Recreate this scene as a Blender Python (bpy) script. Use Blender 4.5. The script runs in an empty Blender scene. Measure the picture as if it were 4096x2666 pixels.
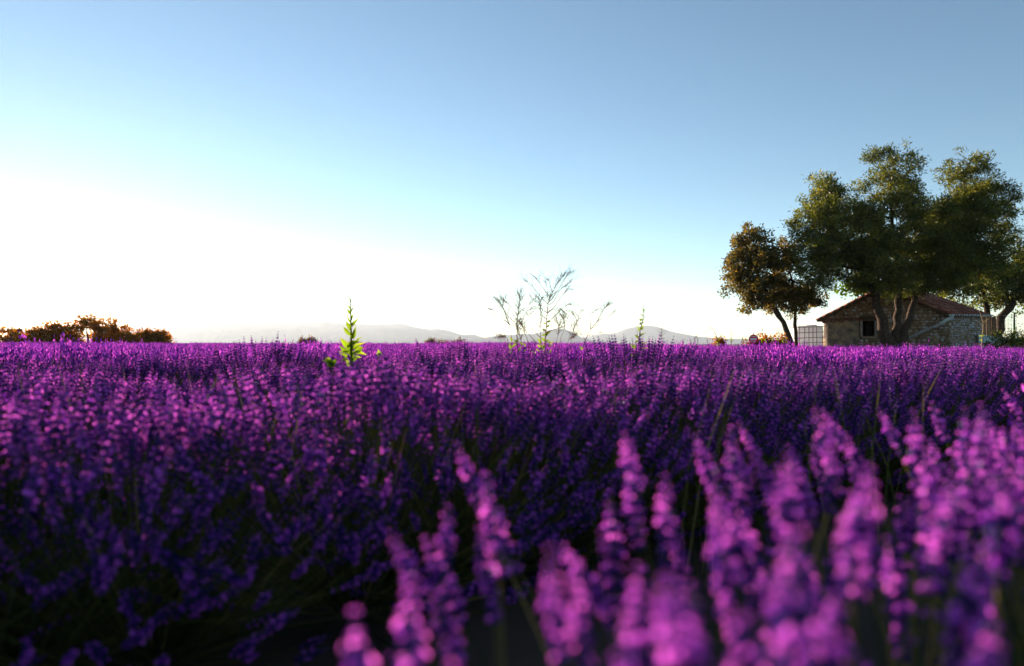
import bpy, math, random
import numpy as np
from mathutils import Vector, Matrix, noise as mnoise

# ------------------------------------------------------------------ camera, sky, sun, exposure
R = math.radians
scene = bpy.context.scene
COL = scene.collection
EYE = 0.82
F = 24 / 36 * 4096            # focal length in photo pixels (4096 wide)
PITCH = math.atan(44 / F)     # horizon lies 44 px below the middle of the photo
SUN_AZ, SUN_EL = R(-36.0), R(4.5)

cam_data = bpy.data.cameras.new('camera')
cam = bpy.data.objects.new('camera', cam_data)
COL.objects.link(cam)
scene.camera = cam
cam.location = (0, 0, EYE)
cam.rotation_euler = (R(90) + PITCH, 0, 0)
cam_data.lens = 24
cam_data.sensor_width = 36
cam_data.clip_start = 0.02
cam_data.clip_end = 40000
cam_data.dof.use_dof = True
cam_data.dof.focus_distance = 12
cam_data.dof.aperture_fstop = 1.8

world = bpy.data.worlds.new('World')
scene.world = world
world.use_nodes = True
wn, wl = world.node_tree.nodes, world.node_tree.links
for n in list(wn):
    wn.remove(n)
sky = wn.new('ShaderNodeTexSky')
sky.sky_type = 'NISHITA'
sky.sun_disc = False
sky.sun_elevation = SUN_EL
sky.sun_rotation = SUN_AZ
sky.altitude = 600
sky.air_density = 0.75
sky.dust_density = 0.05
sky.ozone_density = 1.2
grade = wn.new('ShaderNodeMix')
grade.data_type = 'RGBA'
grade.blend_type = 'MULTIPLY'
grade.inputs['Factor'].default_value = 1
grade.inputs['B'].default_value = (0.86, 0.955, 0.985, 1)
bg = wn.new('ShaderNodeBackground')
bg.inputs['Strength'].default_value = 0.083
wo = wn.new('ShaderNodeOutputWorld')
wl.new(sky.outputs[0], grade.inputs['A'])
wl.new(grade.outputs['Result'], bg.inputs['Color'])
wl.new(bg.outputs[0], wo.inputs['Surface'])

sun_data = bpy.data.lights.new('sun', 'SUN')
sun_data.energy = 5.0
sun_data.angle = R(0.6)
sun_data.color = (1.0, 0.78, 0.60)
sun = bpy.data.objects.new('sun', sun_data)
COL.objects.link(sun)
to_sun = Vector((math.sin(SUN_AZ) * math.cos(SUN_EL), math.cos(SUN_AZ) * math.cos(SUN_EL), math.sin(SUN_EL)))
sun.rotation_euler = to_sun.to_track_quat('Z', 'Y').to_euler()
sun.location = to_sun * 60

vs = scene.view_settings
vs.view_transform = 'Standard'
vs.look = 'None'
vs.exposure = 1.9
vs.gamma = 1
vs.use_curve_mapping = False

scene.render.engine = 'CYCLES'
cy = scene.cycles
cy.use_denoising = True
cy.max_bounces = 5
cy.diffuse_bounces = 3
cy.glossy_bounces = 2
cy.transmission_bounces = 3
cy.volume_bounces = 0
cy.transparent_max_bounces = 4
cy.caustics_reflective = False
cy.caustics_refractive = False
cy.sample_clamp_indirect = 6

HAZE_DENSITY = 0.55e-4
HAZE_G = 0.36

rnd = random.Random(7)
rng = np.random.default_rng(11)


# ------------------------------------------------------------------ helpers
def at(px, py, d):
    """photo pixel (4096 wide) at depth d (metres along +Y) -> world point"""
    a, b = px - 2048, 1333 - py
    y = F * math.cos(PITCH) - b * math.sin(PITCH)
    z = F * math.sin(PITCH) + b * math.cos(PITCH)
    return Vector((a / y * d, d, EYE + z / y * d))


def hit(px, py, p0, nrm):
    """photo pixel -> point on the plane through p0 with normal nrm"""
    o = Vector((0, 0, EYE))
    v = at(px, py, 1.0) - o
    return o + v * ((p0 - o).dot(nrm) / v.dot(nrm))


def gz(x, y):
    """height of the ground"""
    r = math.hypot(x, y)
    w = min(1.0, max(0.0, (r - 3.0) / 20.0)) * min(1.0, max(0.0, (400 - r) / 300))
    return w * (0.03 + 0.04 * math.sin(x * 0.19 + 0.6) + 0.03 * math.sin(y * 0.27 + x * 0.07) - 0.08 * min(1.0, max(0.0, x / 14)))


class MB:
    """collects triangles; every piece carries a material index and a tint value"""

    def __init__(self):
        self.v, self.f, self.m, self.t, self.n = [], [], [], [], 0

    def add(self, V, T, mat=0, tint=0.5):
        V = np.asarray(V, float)
        T = np.asarray(T, int)
        self.v.append(V)
        self.f.append(T + self.n)
        self.m.append(np.full(len(T), mat))
        self.t.append(np.full(len(V), tint) if np.isscalar(tint) else np.asarray(tint, float))
        self.n += len(V)

    def tube(self, pts, rad, sides=5, mat=0, tint=0.5, cap=True):
        P = [Vector(p) for p in pts]
        if np.isscalar(rad):
            rad = [rad] * len(P)
        V, T = [], []
        up = None
        for i, p in enumerate(P):
            d = (P[min(i + 1, len(P) - 1)] - P[max(i - 1, 0)])
            d = d.normalized() if d.length > 1e-9 else Vector((0, 0, 1))
            if up is None:
                up = d.orthogonal().normalized()
            up = (up - d * up.dot(d))
            up = up.normalized() if up.length > 1e-6 else d.orthogonal().normalized()
            q = d.cross(up)
            for k in range(sides):
                a = 2 * math.pi * k / sides
                V.append(p + (up * math.cos(a) + q * math.sin(a)) * rad[i])
        for i in range(len(P) - 1):
            for k in range(sides):
                a, b = i * sides + k, i * sides + (k + 1) % sides
                T += [(a, b, b + sides), (a, b + sides, a + sides)]
        if cap:
            n = len(V)
            V += [P[0], P[-1]]
            e = (len(P) - 1) * sides
            for k in range(sides):
                T += [(n, (k + 1) % sides, k), (n + 1, e + k, e + (k + 1) % sides)]
        self.add([tuple(v) for v in V], T, mat, tint)

    def box(self, c, sx, sy, sz, rz=0, mat=0, tint=0.5):
        V = []
        ca, sa = math.cos(rz), math.sin(rz)
        for z in (-.5, .5):
            for y in (-.5, .5):
                for x in (-.5, .5):
                    X, Y = x * sx, y * sy
                    V.append((c[0] + X * ca - Y * sa, c[1] + X * sa + Y * ca, c[2] + z * sz))
        Q = [(0, 2, 3, 1), (4, 5, 7, 6), (0, 1, 5, 4), (2, 6, 7, 3), (0, 4, 6, 2), (1, 3, 7, 5)]
        T = []
        for a, b, c_, d in Q:
            T += [(a, b, c_), (a, c_, d)]
        self.add(V, T, mat, tint)

    def quad(self, a, b, c, d, mat=0, tint=0.5):
        self.add([tuple(a), tuple(b), tuple(c), tuple(d)], [(0, 1, 2), (0, 2, 3)], mat, tint)

    def mesh(self, name, mats, smooth=False):
        V = np.concatenate(self.v)
        T = np.concatenate(self.f)
        me = bpy.data.meshes.new(name)
        me.vertices.add(len(V))
        me.vertices.foreach_set('co', V.astype(np.float32).ravel())
        me.loops.add(len(T) * 3)
        me.loops.foreach_set('vertex_index', T.astype(np.int32).ravel())
        me.polygons.add(len(T))
        me.polygons.foreach_set('loop_start', np.arange(0, len(T) * 3, 3, dtype=np.int32))
        me.polygons.foreach_set('material_index', np.concatenate(self.m).astype(np.int32))
        me.polygons.foreach_set('use_smooth', np.full(len(T), smooth))
        at_ = me.attributes.new('tint', 'FLOAT', 'POINT')
        at_.data.foreach_set('value', np.concatenate(self.t).astype(np.float32))
        for m in mats:
            me.materials.append(m)
        me.update(calc_edges=True)
        return me


def link(name, me, parent=None, M=None, kind=None):
    o = bpy.data.objects.new(name, me)
    COL.objects.link(o)
    if parent is not None:
        o.parent = parent
    if M is not None:
        o.matrix_local = M
    if kind:
        o['kind'] = kind
    return o


def build(mb, name, mats, parent=None, smooth=False, kind=None):
    """mesh given in world coordinates, hung under parents that are only translated"""
    if not isinstance(mats, (list, tuple)):
        mats = [mats]
    me = mb.mesh(name, mats, smooth)
    o = link(name, me, parent, kind=kind)
    p, off = parent, Vector((0, 0, 0))
    while p is not None:
        off += p.location
        p = p.parent
    if off.length > 0:
        me.transform(Matrix.Translation(-off))
    return o


def thing(name, label, cat, loc=(0, 0, 0), group=None):
    o = bpy.data.objects.new(name, None)
    o.empty_display_size = 0.1
    COL.objects.link(o)
    o.location = loc
    o['label'] = label
    o['category'] = cat
    if group:
        o['group'] = group
    return o


def tag(o, label, cat, group=None):
    o['label'] = label
    o['category'] = cat
    if group:
        o['group'] = group
    return o


# ------------------------------------------------------------------ materials
def new_mat(name):
    m = bpy.data.materials.new(name)
    m.use_nodes = True
    nt = m.node_tree
    for n in list(nt.nodes):
        nt.nodes.remove(n)
    out = nt.nodes.new('ShaderNodeOutputMaterial')
    return m, nt, out


def ramp(nt, stops):
    r = nt.nodes.new('ShaderNodeValToRGB')
    el = r.color_ramp.elements
    while len(el) < len(stops):
        el.new(0.5)
    for e, (p, c) in zip(el, stops):
        e.position = p
        e.color = (*c, 1)
    return r


def leaf_mat(name, stops, trans, tmix=0.45, obj_random=0.0, gloss=0.0):
    """thin vegetation: diffuse plus light passing through, colour by the piece's tint"""
    m, nt, out = new_mat(name)
    N, L = nt.nodes, nt.links
    a = N.new('ShaderNodeAttribute')
    a.attribute_name = 'tint'
    fac = a.outputs['Fac']
    if obj_random:
        oi = N.new('ShaderNodeObjectInfo')
        ad = N.new('ShaderNodeMath')
        ad.operation = 'MULTIPLY_ADD'
        L.new(oi.outputs['Random'], ad.inputs[0])
        ad.inputs[1].default_value = obj_random
        ad.inputs[2].default_value = -obj_random / 2
        sm = N.new('ShaderNodeMath')
        sm.operation = 'ADD'
        sm.use_clamp = True
        L.new(fac, sm.inputs[0])
        L.new(ad.outputs[0], sm.inputs[1])
        fac = sm.outputs[0]
    r = ramp(nt, stops)
    L.new(fac, r.inputs[0])
    d = N.new('ShaderNodeBsdfDiffuse')
    L.new(r.outputs[0], d.inputs['Color'])
    t = N.new('ShaderNodeBsdfTranslucent')
    mu = N.new('ShaderNodeMix')
    mu.data_type = 'RGBA'
    mu.blend_type = 'MULTIPLY'
    mu.inputs['Factor'].default_value = 1
    L.new(r.outputs[0], mu.inputs['A'])
    mu.inputs['B'].default_value = (*trans, 1)
    L.new(mu.outputs['Result'], t.inputs['Color'])
    mx = N.new('ShaderNodeMixShader')
    mx.inputs[0].default_value = tmix
    L.new(d.outputs[0], mx.inputs[1])
    L.new(t.outputs[0], mx.inputs[2])
    last = mx.outputs[0]
    if gloss:
        g = N.new('ShaderNodeBsdfGlossy')
        g.inputs['Roughness'].default_value = 0.45
        g.inputs['Color'].default_value = (.8, .8, .8, 1)
        m2 = N.new('ShaderNodeMixShader')
        m2.inputs[0].default_value = gloss
        L.new(last, m2.inputs[1])
        L.new(g.outputs[0], m2.inputs[2])
        last = m2.outputs[0]
    L.new(last, out.inputs['Surface'])
    return m


def solid_mat(name, stops, scale=6.0, rough=0.85, bump=0.0, bscale=40.0, tint_mix=0.0, metal=0.0, detail=6, obj_random=0.0):
    m, nt, out = new_mat(name)
    N, L = nt.nodes, nt.links
    tc = N.new('ShaderNodeTexCoord')
    nz = N.new('ShaderNodeTexNoise')
    nz.inputs['Scale'].default_value = scale
    nz.inputs['Detail'].default_value = detail
    L.new(tc.outputs['Object'], nz.inputs['Vector'])
    fac = nz.outputs['Fac']
    if tint_mix:
        a = N.new('ShaderNodeAttribute')
        a.attribute_name = 'tint'
        mx = N.new('ShaderNodeMix')
        mx.inputs['Factor'].default_value = tint_mix
        L.new(fac, mx.inputs['A'])
        L.new(a.outputs['Fac'], mx.inputs['B'])
        fac = mx.outputs['Result']
    if obj_random:
        oi = N.new('ShaderNodeObjectInfo')
        mx = N.new('ShaderNodeMix')
        mx.inputs['Factor'].default_value = obj_random
        L.new(fac, mx.inputs['A'])
        L.new(oi.outputs['Random'], mx.inputs['B'])
        fac = mx.outputs['Result']
    r = ramp(nt, stops)
    L.new(fac, r.inputs[0])
    b = N.new('ShaderNodeBsdfPrincipled')
    b.inputs['Roughness'].default_value = rough
    b.inputs['Metallic'].default_value = metal
    b.inputs['Specular IOR Level'].default_value = 0.25
    L.new(r.outputs[0], b.inputs['Base Color'])
    if bump:
        n2 = N.new('ShaderNodeTexNoise')
        n2.inputs['Scale'].default_value = bscale
        n2.inputs['Detail'].default_value = 8
        L.new(tc.outputs['Object'], n2.inputs['Vector'])
        bp = N.new('ShaderNodeBump')
        bp.inputs['Strength'].default_value = bump
        bp.inputs['Distance'].default_value = 0.03
        L.new(n2.outputs['Fac'], bp.inputs['Height'])
        L.new(bp.outputs[0], b.inputs['Normal'])
    L.new(b.outputs[0], out.inputs['Surface'])
    return m


M_FLOWER = leaf_mat('lavender_flower', [(0, (.018, .016, .12)), (.35, (.045, .02, .21)), (.62, (.30, .04, .56)), (1, (.86, .19, .92))],  # low stops put the blue of shaded flowers into the colour
                    (1.35, 1.0, 1.1), 0.52, 0.2, 0.03)
M_STEM = leaf_mat('lavender_stem', [(0, (.035, .05, .015)), (.6, (.11, .12, .03)), (.88, (.22, .19, .05)), (1, (.48, .33, .11))],
                  (1.1, 1.0, .5), 0.25, 0.2)
M_LEAF = leaf_mat('lavender_leaf', [(0, (.025, .04, .015)), (1, (.09, .12, .05))], (1, 1.1, .5), 0.25, 0.2)
M_TREE = leaf_mat('willow_leaf', [(0, (.03, .042, .006)), (.6, (.085, .11, .014)), (1, (.26, .25, .03))], (1.9, 1.7, .6), 0.5, 0.0, 0.05)
M_OAK = leaf_mat('oak_leaf', [(0, (.035, .038, .008)), (.6, (.095, .09, .016)), (1, (.28, .20, .035))], (1.8, 1.4, .5), 0.5, 0.0, 0.05)
M_LIME = leaf_mat('fig_leaf', [(0, (.05, .09, .012)), (1, (.14, .20, .025))], (1.5, 1.7, .5), 0.45)
M_HEDGE = leaf_mat('hedge_leaf', [(0, (.08, .055, .010)), (1, (.26, .15, .022))], (2.6, 1.5, .4), 0.72)  # orange holds the hedge's golden backlight, put into the leaf colour
M_WEED = leaf_mat('weed_leaf', [(0, (.06, .10, .015)), (.6, (.13, .20, .02)), (1, (.26, .28, .05))], (1.9, 1.9, .6), 0.55, 0.35)
M_DRY = leaf_mat('dry_stem', [(0, (.12, .035, .022)), (1, (.30, .11, .06))], (1.2, .8, .7), 0.4)
M_PALE = leaf_mat('pale_stalk', [(0, (.40, .30, .15)), (1, (.55, .42, .22))], (1, .9, .7), 0.15)
M_GRASS = leaf_mat('dry_grass', [(0, (.06, .08, .02)), (.5, (.15, .14, .04)), (1, (.34, .25, .10))], (1.2, 1.1, .6), 0.35)
M_BARK = solid_mat('bark', [(.3, (.018, .012, .009)), (.7, (.085, .055, .035))], 9, .95, .8, 25)
M_SOIL = solid_mat('soil', [(.35, (.045, .03, .02)), (.65, (.11, .075, .05))], .9, .95, .6, 6)
M_MORTAR = solid_mat('mortar', [(.35, (.10, .065, .042)), (.7, (.25, .165, .10))], 3, .95, .7, 30)
M_STONE = solid_mat('stone', [(.0, (.12, .085, .06)), (.35, (.24, .16, .10)), (.6, (.33, .25, .18)), (.85, (.36, .34, .36)), (1, (.50, .47, .45))],
                    9, .9, .4, 40, tint_mix=0.7, obj_random=0.0)
M_STONE_OBJ = solid_mat('stone_single', [(.0, (.12, .085, .06)), (.35, (.24, .16, .10)), (.6, (.33, .25, .18)), (.85, (.36, .34, .36)), (1, (.50, .47, .45))],
                        9, .9, .4, 40, obj_random=0.7)
M_PEBBLE_OBJ = solid_mat('pale_skylit_pebble', [(.0, (.20, .15, .13)), (.4, (.36, .31, .30)), (.75, (.48, .47, .52)), (1, (.60, .58, .62))],  # pale side-wall stones, with bluish skylight put into their colour
                         9, .9, .4, 40, obj_random=0.7)
M_RENDER = solid_mat('old_render', [(.3, (.10, .08, .075)), (.5, (.22, .17, .13)), (.62, (.34, .24, .14)), (.75, (.20, .18, .18))], 3.5, .95, 1.0, 24)
M_TILE = solid_mat('terracotta', [(.15, (.10, .035, .028)), (.5, (.24, .075, .05)), (.85, (.36, .17, .12))], 5, .85, .3, 30, obj_random=0.6)
M_ROOFWOOD = solid_mat('roof_timber', [(.3, (.05, .032, .022)), (.7, (.14, .09, .06))], 6, .9, .5, 20)
M_ZINC = solid_mat('zinc_gutter', [(.35, (.40, .50, .52)), (.7, (.62, .70, .70))], 4, .45, .1, 20)
M_PIPE = solid_mat('grey_pipe', [(.35, (.22, .21, .23)), (.7, (.38, .37, .40))], 4, .6, .1, 20)
M_DARKMETAL = solid_mat('dark_metal', [(.3, (.03, .028, .035)), (.7, (.08, .07, .075))], 8, .6)
M_WHITE = leaf_mat('white_plastic', [(0, (.86, .85, .88)), (1, (.90, .88, .90))], (1, 1, 1), 0.45, 0, .03)
M_FRAME = solid_mat('weathered_wood', [(.3, (.20, .16, .16)), (.7, (.38, .32, .32))], 9, .9, .5, 30)
M_DARKWOOD = solid_mat('dark_wood', [(.3, (.03, .022, .016)), (.7, (.08, .055, .04))], 9, .9, .5, 30)
M_PLANK = solid_mat('brown_plank', [(.2, (.09, .055, .035)), (.8, (.24, .15, .09))], 5, .9, .4, 30, obj_random=0.6)
M_SHEET = solid_mat('pale_sheet', [(.3, (.36, .46, .50)), (.7, (.55, .63, .66))], 3, .6, .1, 20)
M_RED = solid_mat('sign_red', [(.3, (.62, .012, .015)), (.7, (.75, .02, .02))], 6, .45)
M_SIGNWHITE = solid_mat('sign_white', [(.3, (.75, .74, .74)), (.7, (.85, .85, .85))], 6, .5)
M_POSTGREEN = solid_mat('green_post', [(.3, (.03, .12, .02)), (.7, (.06, .20, .03))], 6, .5)
M_MOUNT = solid_mat('mountain', [(.35, (.035, .05, .045)), (.65, (.085, .09, .075))], .004, .95)

# ------------------------------------------------------------------ ground (one sheet to the horizon)
mb = MB()
radii = [0.0] + list(np.geomspace(0.6, 16000, 70))
NA = 128
V, T = [(0, 0, gz(0, 0))], []
for r in radii[1:]:
    for k in range(NA):
        a = 2 * math.pi * k / NA
        x, y = r * math.sin(a), r * math.cos(a)
        V.append((x, y, gz(x, y)))
for k in range(NA):
    T.append((0, 1 + (k + 1) % NA, 1 + k))
for i in range(len(radii) - 2):
    for k in range(NA):
        a, b = 1 + i * NA + k, 1 + i * NA + (k + 1) % NA
        T += [(a, b, b + NA), (a, b + NA, a + NA)]
mb.add(V, T)
build(mb, 'ground', M_SOIL, smooth=True, kind='structure')


# ------------------------------------------------------------------ mountains
def mountain(profile, d, depth, seed):
    """a ridge: profile = photo pixels of its crest, d = distance, depth = half width of its foot"""
    mb = MB()
    xs = np.array([p[0] for p in profile], float)
    ys = np.array([p[1] for p in profile], float)
    n = 170
    px = np.linspace(xs[0], xs[-1], n)
    py = np.interp(px, xs, ys)
    k = np.array([.25, .5, .25])
    py = np.convolve(np.pad(py, 1, mode='edge'), k, mode='valid')
    rows = [(-1.0, 0.0), (-.75, .14), (-.5, .36), (-.28, .62), (-.12, .85), (0, 1.0), (.3, .7), (1.0, 0.0)]
    V, T = [], []
    for j, (v, h) in enumerate(rows):
        for i in range(n):
            c = at(px[i], py[i], d)
            nz_ = mnoise.noise(Vector((px[i] * .012, v * 3, seed)))
            n2 = mnoise.noise(Vector((px[i] * .05, v * 6, seed + 5)))
            H = max(c.z, 1.0)
            wob = (nz_ * .22 + n2 * .08) * (1 if 0 < h < 1 else 0)
            if h == 1:
                wob = n2 * .018
            V.append((c.x * (1 + v * depth / d), c.y + v * depth * (1 + .25 * nz_), (H * (h + wob * (1.2 - h)) - (3 if h == 0 else 0))))
    for j in range(len(rows) - 1):
        for i in range(n - 1):
            a = j * n + i
            T += [(a, a + 1, a + n + 1), (a, a + n + 1, a + n)]
    mb.add(V, T)
    return build(mb, 'mountain', M_MOUNT, smooth=True, kind='structure')


mountain([(200, 1377), (420, 1325), (571, 1303), (671, 1299), (800, 1284), (1000, 1287), (1200, 1292), (1310, 1285), (1381, 1294), (1540, 1298),
          (1607, 1294), (1669, 1311), (1703, 1315), (1722, 1319), (1745, 1315), (1790, 1320), (1847, 1340), (1892, 1337),
          (1934, 1350), (2005, 1365), (2080, 1377)], 8200, 1300, 1)
mountain([(1750, 1377), (1860, 1362), (1934, 1352), (2001, 1340), (2026, 1341), (2068, 1337), (2135, 1336), (2194, 1320), (2249, 1315),
          (2286, 1327), (2329, 1351), (2400, 1366), (2500, 1377)], 6600, 700, 2)
mountain([(2200, 1377), (2329, 1351), (2375, 1340), (2413, 1332), (2450, 1337), (2505, 1314), (2581, 1301), (2627, 1306),
          (2690, 1328), (2791, 1347), (2900, 1355), (3036, 1357), (3094, 1351), (3158, 1347), (3300, 1342), (3600, 1350), (4000, 1352), (4300, 1360), (4700, 1377)], 9600, 1300, 3)

# ------------------------------------------------------------------ haze
HX, HY0, HY1, HZ = 9500, -1500, 11800, 345
mb = MB()
mb.box((0, (HY0 + HY1) / 2, (HZ - 8) / 2), 2 * HX, HY1 - HY0, HZ + 8)
m, nt, out = new_mat('haze_air')
pv = nt.nodes.new('ShaderNodeVolumePrincipled')
pv.inputs['Color'].default_value = (.74, .87, 1.0, 1)
pv.inputs['Density'].default_value = HAZE_DENSITY
pv.inputs['Anisotropy'].default_value = HAZE_G
nt.links.new(pv.outputs[0], out.inputs['Volume'])
M_HAZE = m
haze = build(mb, 'haze', M_HAZE, kind='stuff')
tag(haze, 'pale morning haze lying over the field and the mountains', 'haze')


# ------------------------------------------------------------------ lavender
def floret(length, width):
    """one floret: three thin lobes round the +Z axis, open like a calyx"""
    V, T = [(0, 0, 0)], []
    for k in range(3):
        a = 2 * math.pi * k / 3
        c, q = math.cos(a), math.sin(a)
        n = len(V)
        V += [(c * width * .9 - q * width * .75, q * width * .9 + c * width * .75, length * .6),
              (c * width * .9 + q * width * .75, q * width * .9 - c * width * .75, length * .6), (c * width * .5, q * width * .5, length)]
        T += [(0, n + 1, n), (n, n + 1, n + 2)]
    return np.array(V), np.array(T)


def basis(d, roll=0.0):
    d = Vector(d).normalized()
    u = d.orthogonal().normalized()
    w = d.cross(u)
    x = u * math.cos(roll) + w * math.sin(roll)
    return Matrix((x, d.cross(x), d)).transposed()


def spike_template(level, r):
    """flower spike along +Z from 0; level 2 = close, 1 = middle, 0 = far"""
    mb = MB()
    L = r.uniform(.085, .115)
    nw = {2: 9, 1: 7, 0: 4}[level]
    zs = [L * (.02 if r.random() < .7 else -.12)] + [L * (.16 + .84 * (i / (nw - 2)) ** .95) for i in range(nw - 1)]
    if level:
        mb.tube([(0, 0, min(zs) - .005), (0, 0, L)], [.0016, .0008], 3, 1, .5, cap=False)
    for i, z in enumerate(zs):
        f = max(0, z / L)
        rad = .0068 * (0.75 + .45 * math.sin(math.pi * min(1, f * .9 + .1))) * (1 - .45 * max(0, f - .6) / .4)
        if level == 0:
            rr = rad * 1.05
            h = L / nw * .62
            a0 = r.uniform(0, 3.14)
            for a in (a0, a0 + 1.05, a0 + 2.1):
                c, q = math.cos(a) * rr, math.sin(a) * rr
                dz = r.uniform(-.003, .003)
                mb.add([(0, 0, z - h), (c, q, z + dz), (0, 0, z + h), (-c, -q, z - dz)], [(0, 1, 2), (0, 2, 3)], 0, r.uniform(.15, .95))
            continue
        nf = 8 if level == 2 else 6
        for k in range(nf):
            a = 2 * math.pi * (k + r.uniform(-.25, .25)) / nf + i * .6
            tilt = r.uniform(.5, 1.0) if f < .93 else r.uniform(.1, .4)
            d = Vector((math.cos(a) * math.sin(tilt), math.sin(a) * math.sin(tilt), math.cos(tilt)))
            ln = rad * r.uniform(1.15, 1.6)
            V, T = floret(ln, rad * .42)
            B = np.array(basis(d, r.random() * 3))
            V = V @ B.T + np.array((math.cos(a) * .0014, math.sin(a) * .0014, z - rad * .35))
            mb.add(V, T, 0, r.uniform(.05, .5 if level == 2 else .58))
            if r.random() < (.5 if level == 2 else .35):      # an open corolla at the bud's mouth
                tip = Vector(V[3])
                u = d.orthogonal().normalized()
                w = d.cross(u)
                s = rad * (r.uniform(.45, .75) if level == 2 else r.uniform(.42, .65))
                c = [tip - d * s * .2, tip + (u + d * .5) * s, tip + (w + d * .5) * s, tip + (-u + d * .4) * s, tip + (-w + d * .4) * s]
                mb.add([tuple(q) for q in c], [(0, 1, 2), (0, 2, 3), (0, 3, 4), (0, 4, 1)], 0, r.uniform(.7, 1.0))
    return mb


def flat(mb):
    return (np.concatenate(mb.v), np.concatenate(mb.f), np.concatenate(mb.m), np.concatenate(mb.t))


SPK = {lv: [flat(spike_template(lv, random.Random(100 * lv + i))) for i in range(6)] for lv in (0, 1, 2)}


def stalks(r, count, spread=1.0, top=.75, vary=.88):
    """base point, direction, length for every stalk of a bush"""
    res = []
    for i in range(count):
        phi = r.uniform(0, 2 * math.pi)
        th = R(67) * r.random() ** .95 * spread
        if r.random() < .05:
            th *= r.uniform(1.0, 1.25)
        ln = r.gauss(.575, .055) * (1 - .10 * (th / 1.1) ** 2)
        if r.random() < .03:
            ln += r.uniform(.01, .05)
        d = Vector((math.sin(th) * math.cos(phi), math.sin(th) * math.sin(phi), math.cos(th)))
        b = Vector((math.cos(phi), math.sin(phi), 0)) * (.17 * math.sin(th) * r.uniform(.5, 1.1)) + Vector((0, 0, r.uniform(.03, .10)))
        if r.random() < .12:                     # low outer stalks hanging over the furrow
            th = R(r.uniform(55, 82)) * spread
            d = Vector((math.sin(th) * math.cos(phi), math.sin(th) * math.sin(phi), math.cos(th)))
            ln *= r.uniform(.7, 1.0)
        ln = min(max(.3, ln), (top * r.uniform(vary, 1) - b.z - .10 * d.z) / max(.2, d.z))
        res.append((b, d, ln, phi, th))
    return res


def stalk_points(b, d, ln, r):
    side = d.orthogonal().normalized()
    bend = r.uniform(-.03, .03)
    up = Vector((0, 0, 1))
    mid = b + d * ln * .5 + side * bend - up * .015
    tip = b + d * ln + side * bend * r.uniform(-.5, .5) + up * r.uniform(-.01, .05) * d.xy.length
    return [b, mid, tip]


def bush_meshes(seed, level, count):
    r = random.Random(seed)
    st, sp, lf = MB(), MB(), MB()
    for b, d, ln, phi, th in stalks(r, count):
        P = stalk_points(b, d, ln, r)
        tint = r.uniform(.2, .85) if r.random() > .03 else 1.0
        rad = .0017 if level else .0021
        st.tube(P, [rad * 1.2, rad, rad * .8], 3, 0, tint, cap=False)
        if r.random() < .96:
            V, T, mt, tn = r.choice(SPK[level])
            dd = (P[2] - P[1]).normalized()
            B = np.array(basis((dd + Vector((0, 0, .15))), r.uniform(0, 6.28)))
            s = r.uniform(.8, 1.15)
            W = V @ B.T * s + np.array(P[2])
            base = r.uniform(-.22, .22)
            sp.v.append(W)
            sp.f.append(T + sp.n)
            sp.m.append(mt)
            sp.t.append(np.clip(tn + base, 0, 1))
            sp.n += len(W)
    nl = 260 if level else 110
    for i in range(nl):                                           # the leafy cushion at the foot
        phi = r.uniform(0, 2 * math.pi)
        th = R(80) * math.sqrt(r.random())
        d = Vector((math.sin(th) * math.cos(phi), math.sin(th) * math.sin(phi), math.cos(th)))
        b = Vector((math.cos(phi), math.sin(phi), 0)) * .12 * r.random() + Vector((0, 0, r.uniform(0, .05)))
        ln = r.uniform(.18, .36)
        w = d.cross(Vector((0, 0, 1)))
        w = (w.normalized() if w.length > .01 else Vector((1, 0, 0))) * r.uniform(.003, .006) * (1 if level else 1.8)
        m_ = b + d * ln * .55
        lf.add([tuple(b), tuple(m_ + w), tuple(b + d * ln), tuple(m_ - w)], [(0, 1, 2), (0, 2, 3)], 0, r.random())
    return (lf.mesh('lavender_leaves', [M_LEAF]), st.mesh('lavender_stems', [M_STEM]), sp.mesh('lavender_spikes', [M_FLOWER, M_STEM]), (lf, st, sp))


MIDV = [bush_meshes(200 + i, 1, 360) for i in range(4)]
FARV = [bush_meshes(300 + i, 0, 270) for i in range(4)]

# rows run at right angles to the sun: u along the row, n across
ROW_A = R(35)
U = Vector((math.cos(ROW_A), math.sin(ROW_A), 0))
NV = Vector((-math.sin(ROW_A), math.cos(ROW_A), 0))
ROW0, PITCH_ROW, STEP = 0.38, 1.62, 0.42


def in_yard(x, y):
    """the plot round the house where no lavender grows"""
    return x > 6.0 and y > 24.0 + max(0, (14 - x)) * .9


def visible(x, y, rad=.6):
    return y > 0 and abs(x) < y * .76 + rad


clear_spots = []      # weeds stand here
bushes = []           # (x, y, z, scale, rot)
for k in range(-3, 54):
    r = random.Random(1000 + k)
    off = r.uniform(0, STEP)
    big = k > 14
    for j in range(-230, 231):
        t = j * STEP + off + r.uniform(-.07, .07)
        p = NV * (ROW0 + k * PITCH_ROW + r.uniform(-.05, .05)) + U * t
        s = r.gauss(1.0, .06)
        rot = r.uniform(0, 6.28)
        if p.length > 80 or in_yard(p.x, p.y) or r.random() < .012:
            continue
        if p.y < -6:
            continue
        if p.length > 14 and not visible(p.x, p.y, 9):
            continue
        bushes.append((p.x, p.y, k, max(.85, min(1.04, s)), rot, t))


ORD = 'first second third fourth fifth sixth seventh eighth ninth tenth eleventh twelfth thirteenth fourteenth'.split()


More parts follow.
